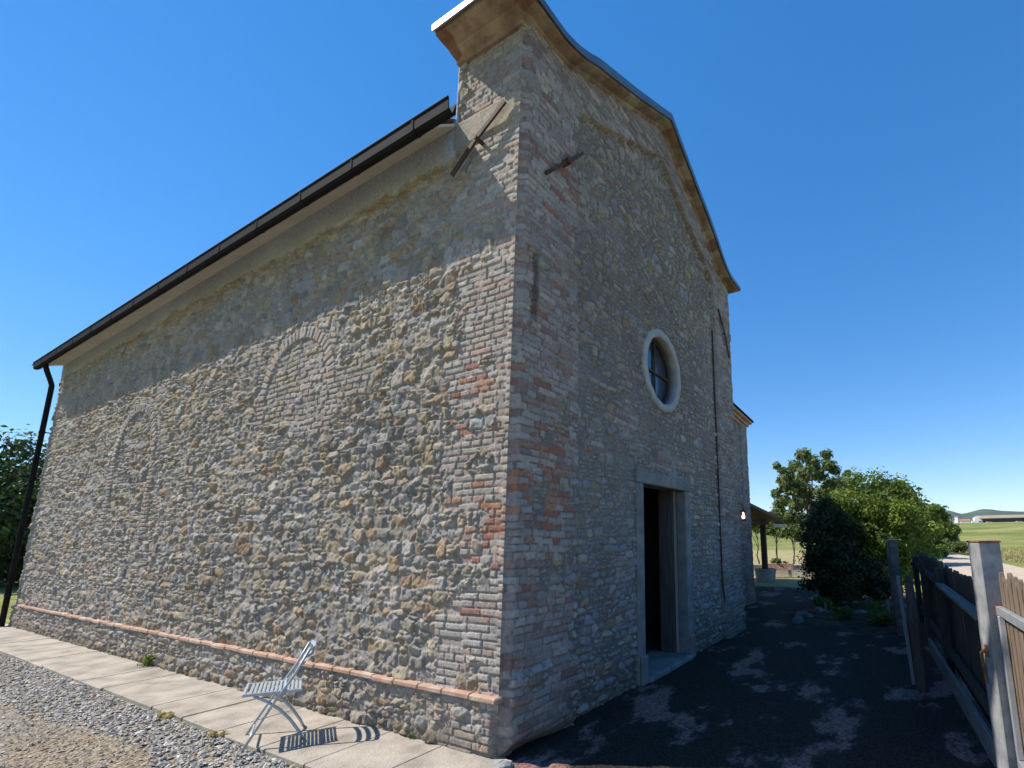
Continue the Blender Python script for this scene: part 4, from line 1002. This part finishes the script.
# ------------------------------------------------------------------ far farm, cars, hills
def farm():
    D=320; a=on_ground(976,D); b=on_ground(1085,D*1.02); d=Vector((b.x-a.x,b.y-a.y,0)); L=d.length; ang=math.atan2(d.y,d.x); z=a.z-.1
    M_WHITE=noise_mat('white_render',(.60,.57,.52),(.75,.72,.68),.5,.9,0); M_BRK=noise_mat('farm_brick',(.22,.11,.08),(.32,.17,.12),1,.9,0); M_SH=noise_mat('shed_roof',(.28,.215,.15),(.38,.30,.215),.4,.85,0)
    o=empty('farm_shed',(a.x,a.y,z),ang,'long open farm shed with pale roof and white gable across the field','farm building'); o.scale=(1,1,.85)
    MB().box((2.5,0,3.6),(L,-14,3.75)).build('ceiling',M_WOODDARK,o)
    V=[(1.2,1,3.55),(L,1,3.55),(L,-7,5.3),(1.2,-7,5.3),(1.2,-15,3.55),(L,-15,3.55)]
    r_=MB(); r_.add(V+[(x,y,zz+.35) for x,y,zz in V],[(0,1,2,3),(3,2,5,4),(6,9,8,7),(9,10,11,8),(0,6,7,1),(4,5,11,10),(0,3,9,6),(3,4,10,9)]); r_.build('roof',M_SH,o)
    MB().box((0,-14,0),(2.4,.4,2.3)).build('brick_bay',M_BRK,o)
    g=MB(); g.add([(-.6,-12,2.32),(2.4,-12,2.32),(2.4,-12,4.6),(.9,-12,5.4),(-.6,-12,4.6),(-.6,.3,2.32),(2.4,.3,2.32),(2.4,.3,4.6),(.9,.3,5.4),(-.6,.3,4.6)],[(0,1,2,3,4),(9,8,7,6,5),(0,5,6,1),(1,6,7,2),(2,7,8,3),(3,8,9,4),(4,9,5,0)]); g.build('white_gable',M_WHITE,o)
    MB().box((2.5,-14,0),(L,-13.6,3.6)).build('back_wall',M_WOODDARK,o)
    n=9
    for k in range(n):
        x=4+k*(L-5)/(n-1); MB().box((x-.2,.0,0),(x+.2,.4,3.55)).build('column',M_CONC,o)
    # white outbuilding
    h=empty('farm_house',(a.x-d.normalized().x*2,a.y-d.normalized().y*2,z),ang,'small white farm house left of the long open shed','house')
    MB().box((-4.5,-5,0),(-.2,1,2.3)).build('wall',M_WHITE,h)
    r_=MB(); r_.add([(-4.8,1.2,2.3),(.1,1.2,2.3),(.1,-2,3.4),(-4.8,-2,3.4),(-4.8,-5.2,2.3),(.1,-5.2,2.3)],[(0,1,2,3),(3,2,5,4),(0,3,4),(1,5,2)]); r_.build('roof',M_TILE,h)
    MB().box((-3.4,1.0,.9),(-2.5,1.05,1.9)).build('window',M_GLASS,h); MB().box((-1.6,1.0,0),(-.8,1.05,2.0)).build('door',M_WOODDARK,h)
    # parked vehicles
    M_CARW=noise_mat('white_car_paint',(.70,.70,.70),(.78,.78,.78),1,.3,0); M_TYRE=noise_mat('tyre',(.02,.02,.02),(.04,.04,.04),5,.9,0)
    def car(px,dd,kind,label):
        p=on_ground(px,dd); q=empty('parked_car',(p.x,p.y,p.z),ang+.1,label,'car','white vehicles parked at the farm')
        pr=[(-2.1,.35),(2.1,.35),(2.15,.75),(1.3,.92),(.65,1.42),(-.9,1.45),(-1.7,1.0),(-2.15,.9)] if kind=='car' else [(-2.5,.35),(2.4,.35),(2.45,1.0),(1.9,1.25),(1.4,2.05),(-2.5,2.1)]
        n=len(pr); V=[(x,-.85,zz) for x,zz in pr]+[(x,.85,zz) for x,zz in pr]
        MB().add(V,[tuple(range(n)),tuple(range(2*n-1,n-1,-1))]+[(i,i+n,(i+1)%n+n,(i+1)%n) for i in range(n)]).build('body',M_CARW,q)
        s=1 if kind=='car' else 1.2
        for sy in (-.86,.86):
            w=MB(); yy=sy+.01*(1 if sy>0 else -1)
            if kind=='car': w.add([(-1.4,yy,1.0),(.95,yy,1.0),(.55,yy,1.35),(-.85,yy,1.38)],[(0,1,2,3)])
            else: w.add([(.5,yy,1.25),(1.75,yy,1.25),(1.35,yy,1.85),(.5,yy,1.85)],[(0,1,2,3)])
            w.build('window',M_GLASS,q)
        for sx in (-1.35,1.35):
            for sy in (-.8,.8): MB().tube([(sx,sy-.1,.32),(sx,sy+.1,.32)],.32,10).build('wheel',M_TYRE,q)
    car(979,305,'van','white van parked just right of the white gable'); car(991,305,'car','white car parked in front of the middle of the shed'); car(1021,305,'car','white car at the right edge in front of the shed')
farm()
def hills():
    az=np.radians(np.linspace(-45,75,340)); rad=np.concatenate([np.linspace(1300,3200,42),[3350,3500]])
    px_az=[(600,30),(739,60),(748,95),(770,88),(800,70),(850,62),(900,80),(940,105),(952,108),(965,90),(973,96),(981,104),(988,108),(995,105),(1004,98),(1024,92),(1100,90),(1200,110)]
    A=[];Hh=[]
    for px,hh in px_az:
        q=at(px,534,100)-Vector(CAMLOC); A.append(math.atan2(q.y,q.x)); Hh.append(hh)
    A=np.array(A)[::-1]; Hh=np.array(Hh)[::-1].astype(float)
    H=np.interp(az,A,Hh)
    AZ,RR=np.meshgrid(az,rad,indexing='ij'); sh=sst(1300,3200,RR)*(1-.6*sst(3300,5000,RR))
    Z=H[:,None]*1.12*sh*(.85+.3*fbm(AZ*9,RR/500,260,4))+ (fbm(AZ*60,RR/160,261,3)-.5)*14*sh
    V=np.stack([CAMLOC[0]+RR*np.cos(AZ),CAMLOC[1]+RR*np.sin(AZ),Z+2],-1).reshape(-1,3)
    F=grid_faces(len(az),len(rad))
    mt=noise_mat('wooded_hills',(.035,.055,.025),(.15,.14,.07),.006,1,0,detail=9,c3=(.055,.075,.035))
    tag(quads_mesh('hills',V,F[:, ::-1],mt),kind='structure')
    # a few pale houses on the slope
    M_H=noise_mat('hill_house_wall',(.6,.56,.5),(.72,.68,.62),.2,.9,0)
    for i,px in enumerate((947,951,957)):
        q=at(px,519,1750+i*60); h=empty('hill_house',(q.x,q.y,q.z),.4*i,['leftmost tiny pale house on the far hillside','middle tiny pale house on the far hillside','rightmost tiny pale house on the far hillside'][i],'house','houses on the far hillside')
        MB().box((-7,-5,-14),(7,5,5)).build('wall',M_H,h); MB().add([(-7.5,-5.5,5),(7.5,-5.5,5),(7.5,0,8),(-7.5,0,8),(-7.5,5.5,5),(7.5,5.5,5)],[(0,1,2,3),(3,2,5,4),(0,3,4),(1,5,2)]).build('roof',M_TILE,h)
hills()
# ------------------------------------------------------------------ the air between here and the hills
def haze():
    mt=bpy.data.materials.new('haze_air'); mt.use_nodes=True; t=mt.node_tree; t.nodes.clear()
    o_=t.nodes.new('ShaderNodeOutputMaterial'); v=t.nodes.new('ShaderNodeVolumePrincipled'); v.inputs['Color'].default_value=(.72,.84,1,1); v.inputs['Density'].default_value=7e-5; v.inputs['Anisotropy'].default_value=.2
    t.links.new(v.outputs[0],o_.inputs['Volume'])
    mb=MB(); mb.box((-3800,-3800,-8),(3800,3800,170)); o=mb.build('haze',mt); tag(o,'pale blue summer haze in front of the far hills','haze',kind='stuff')
haze()
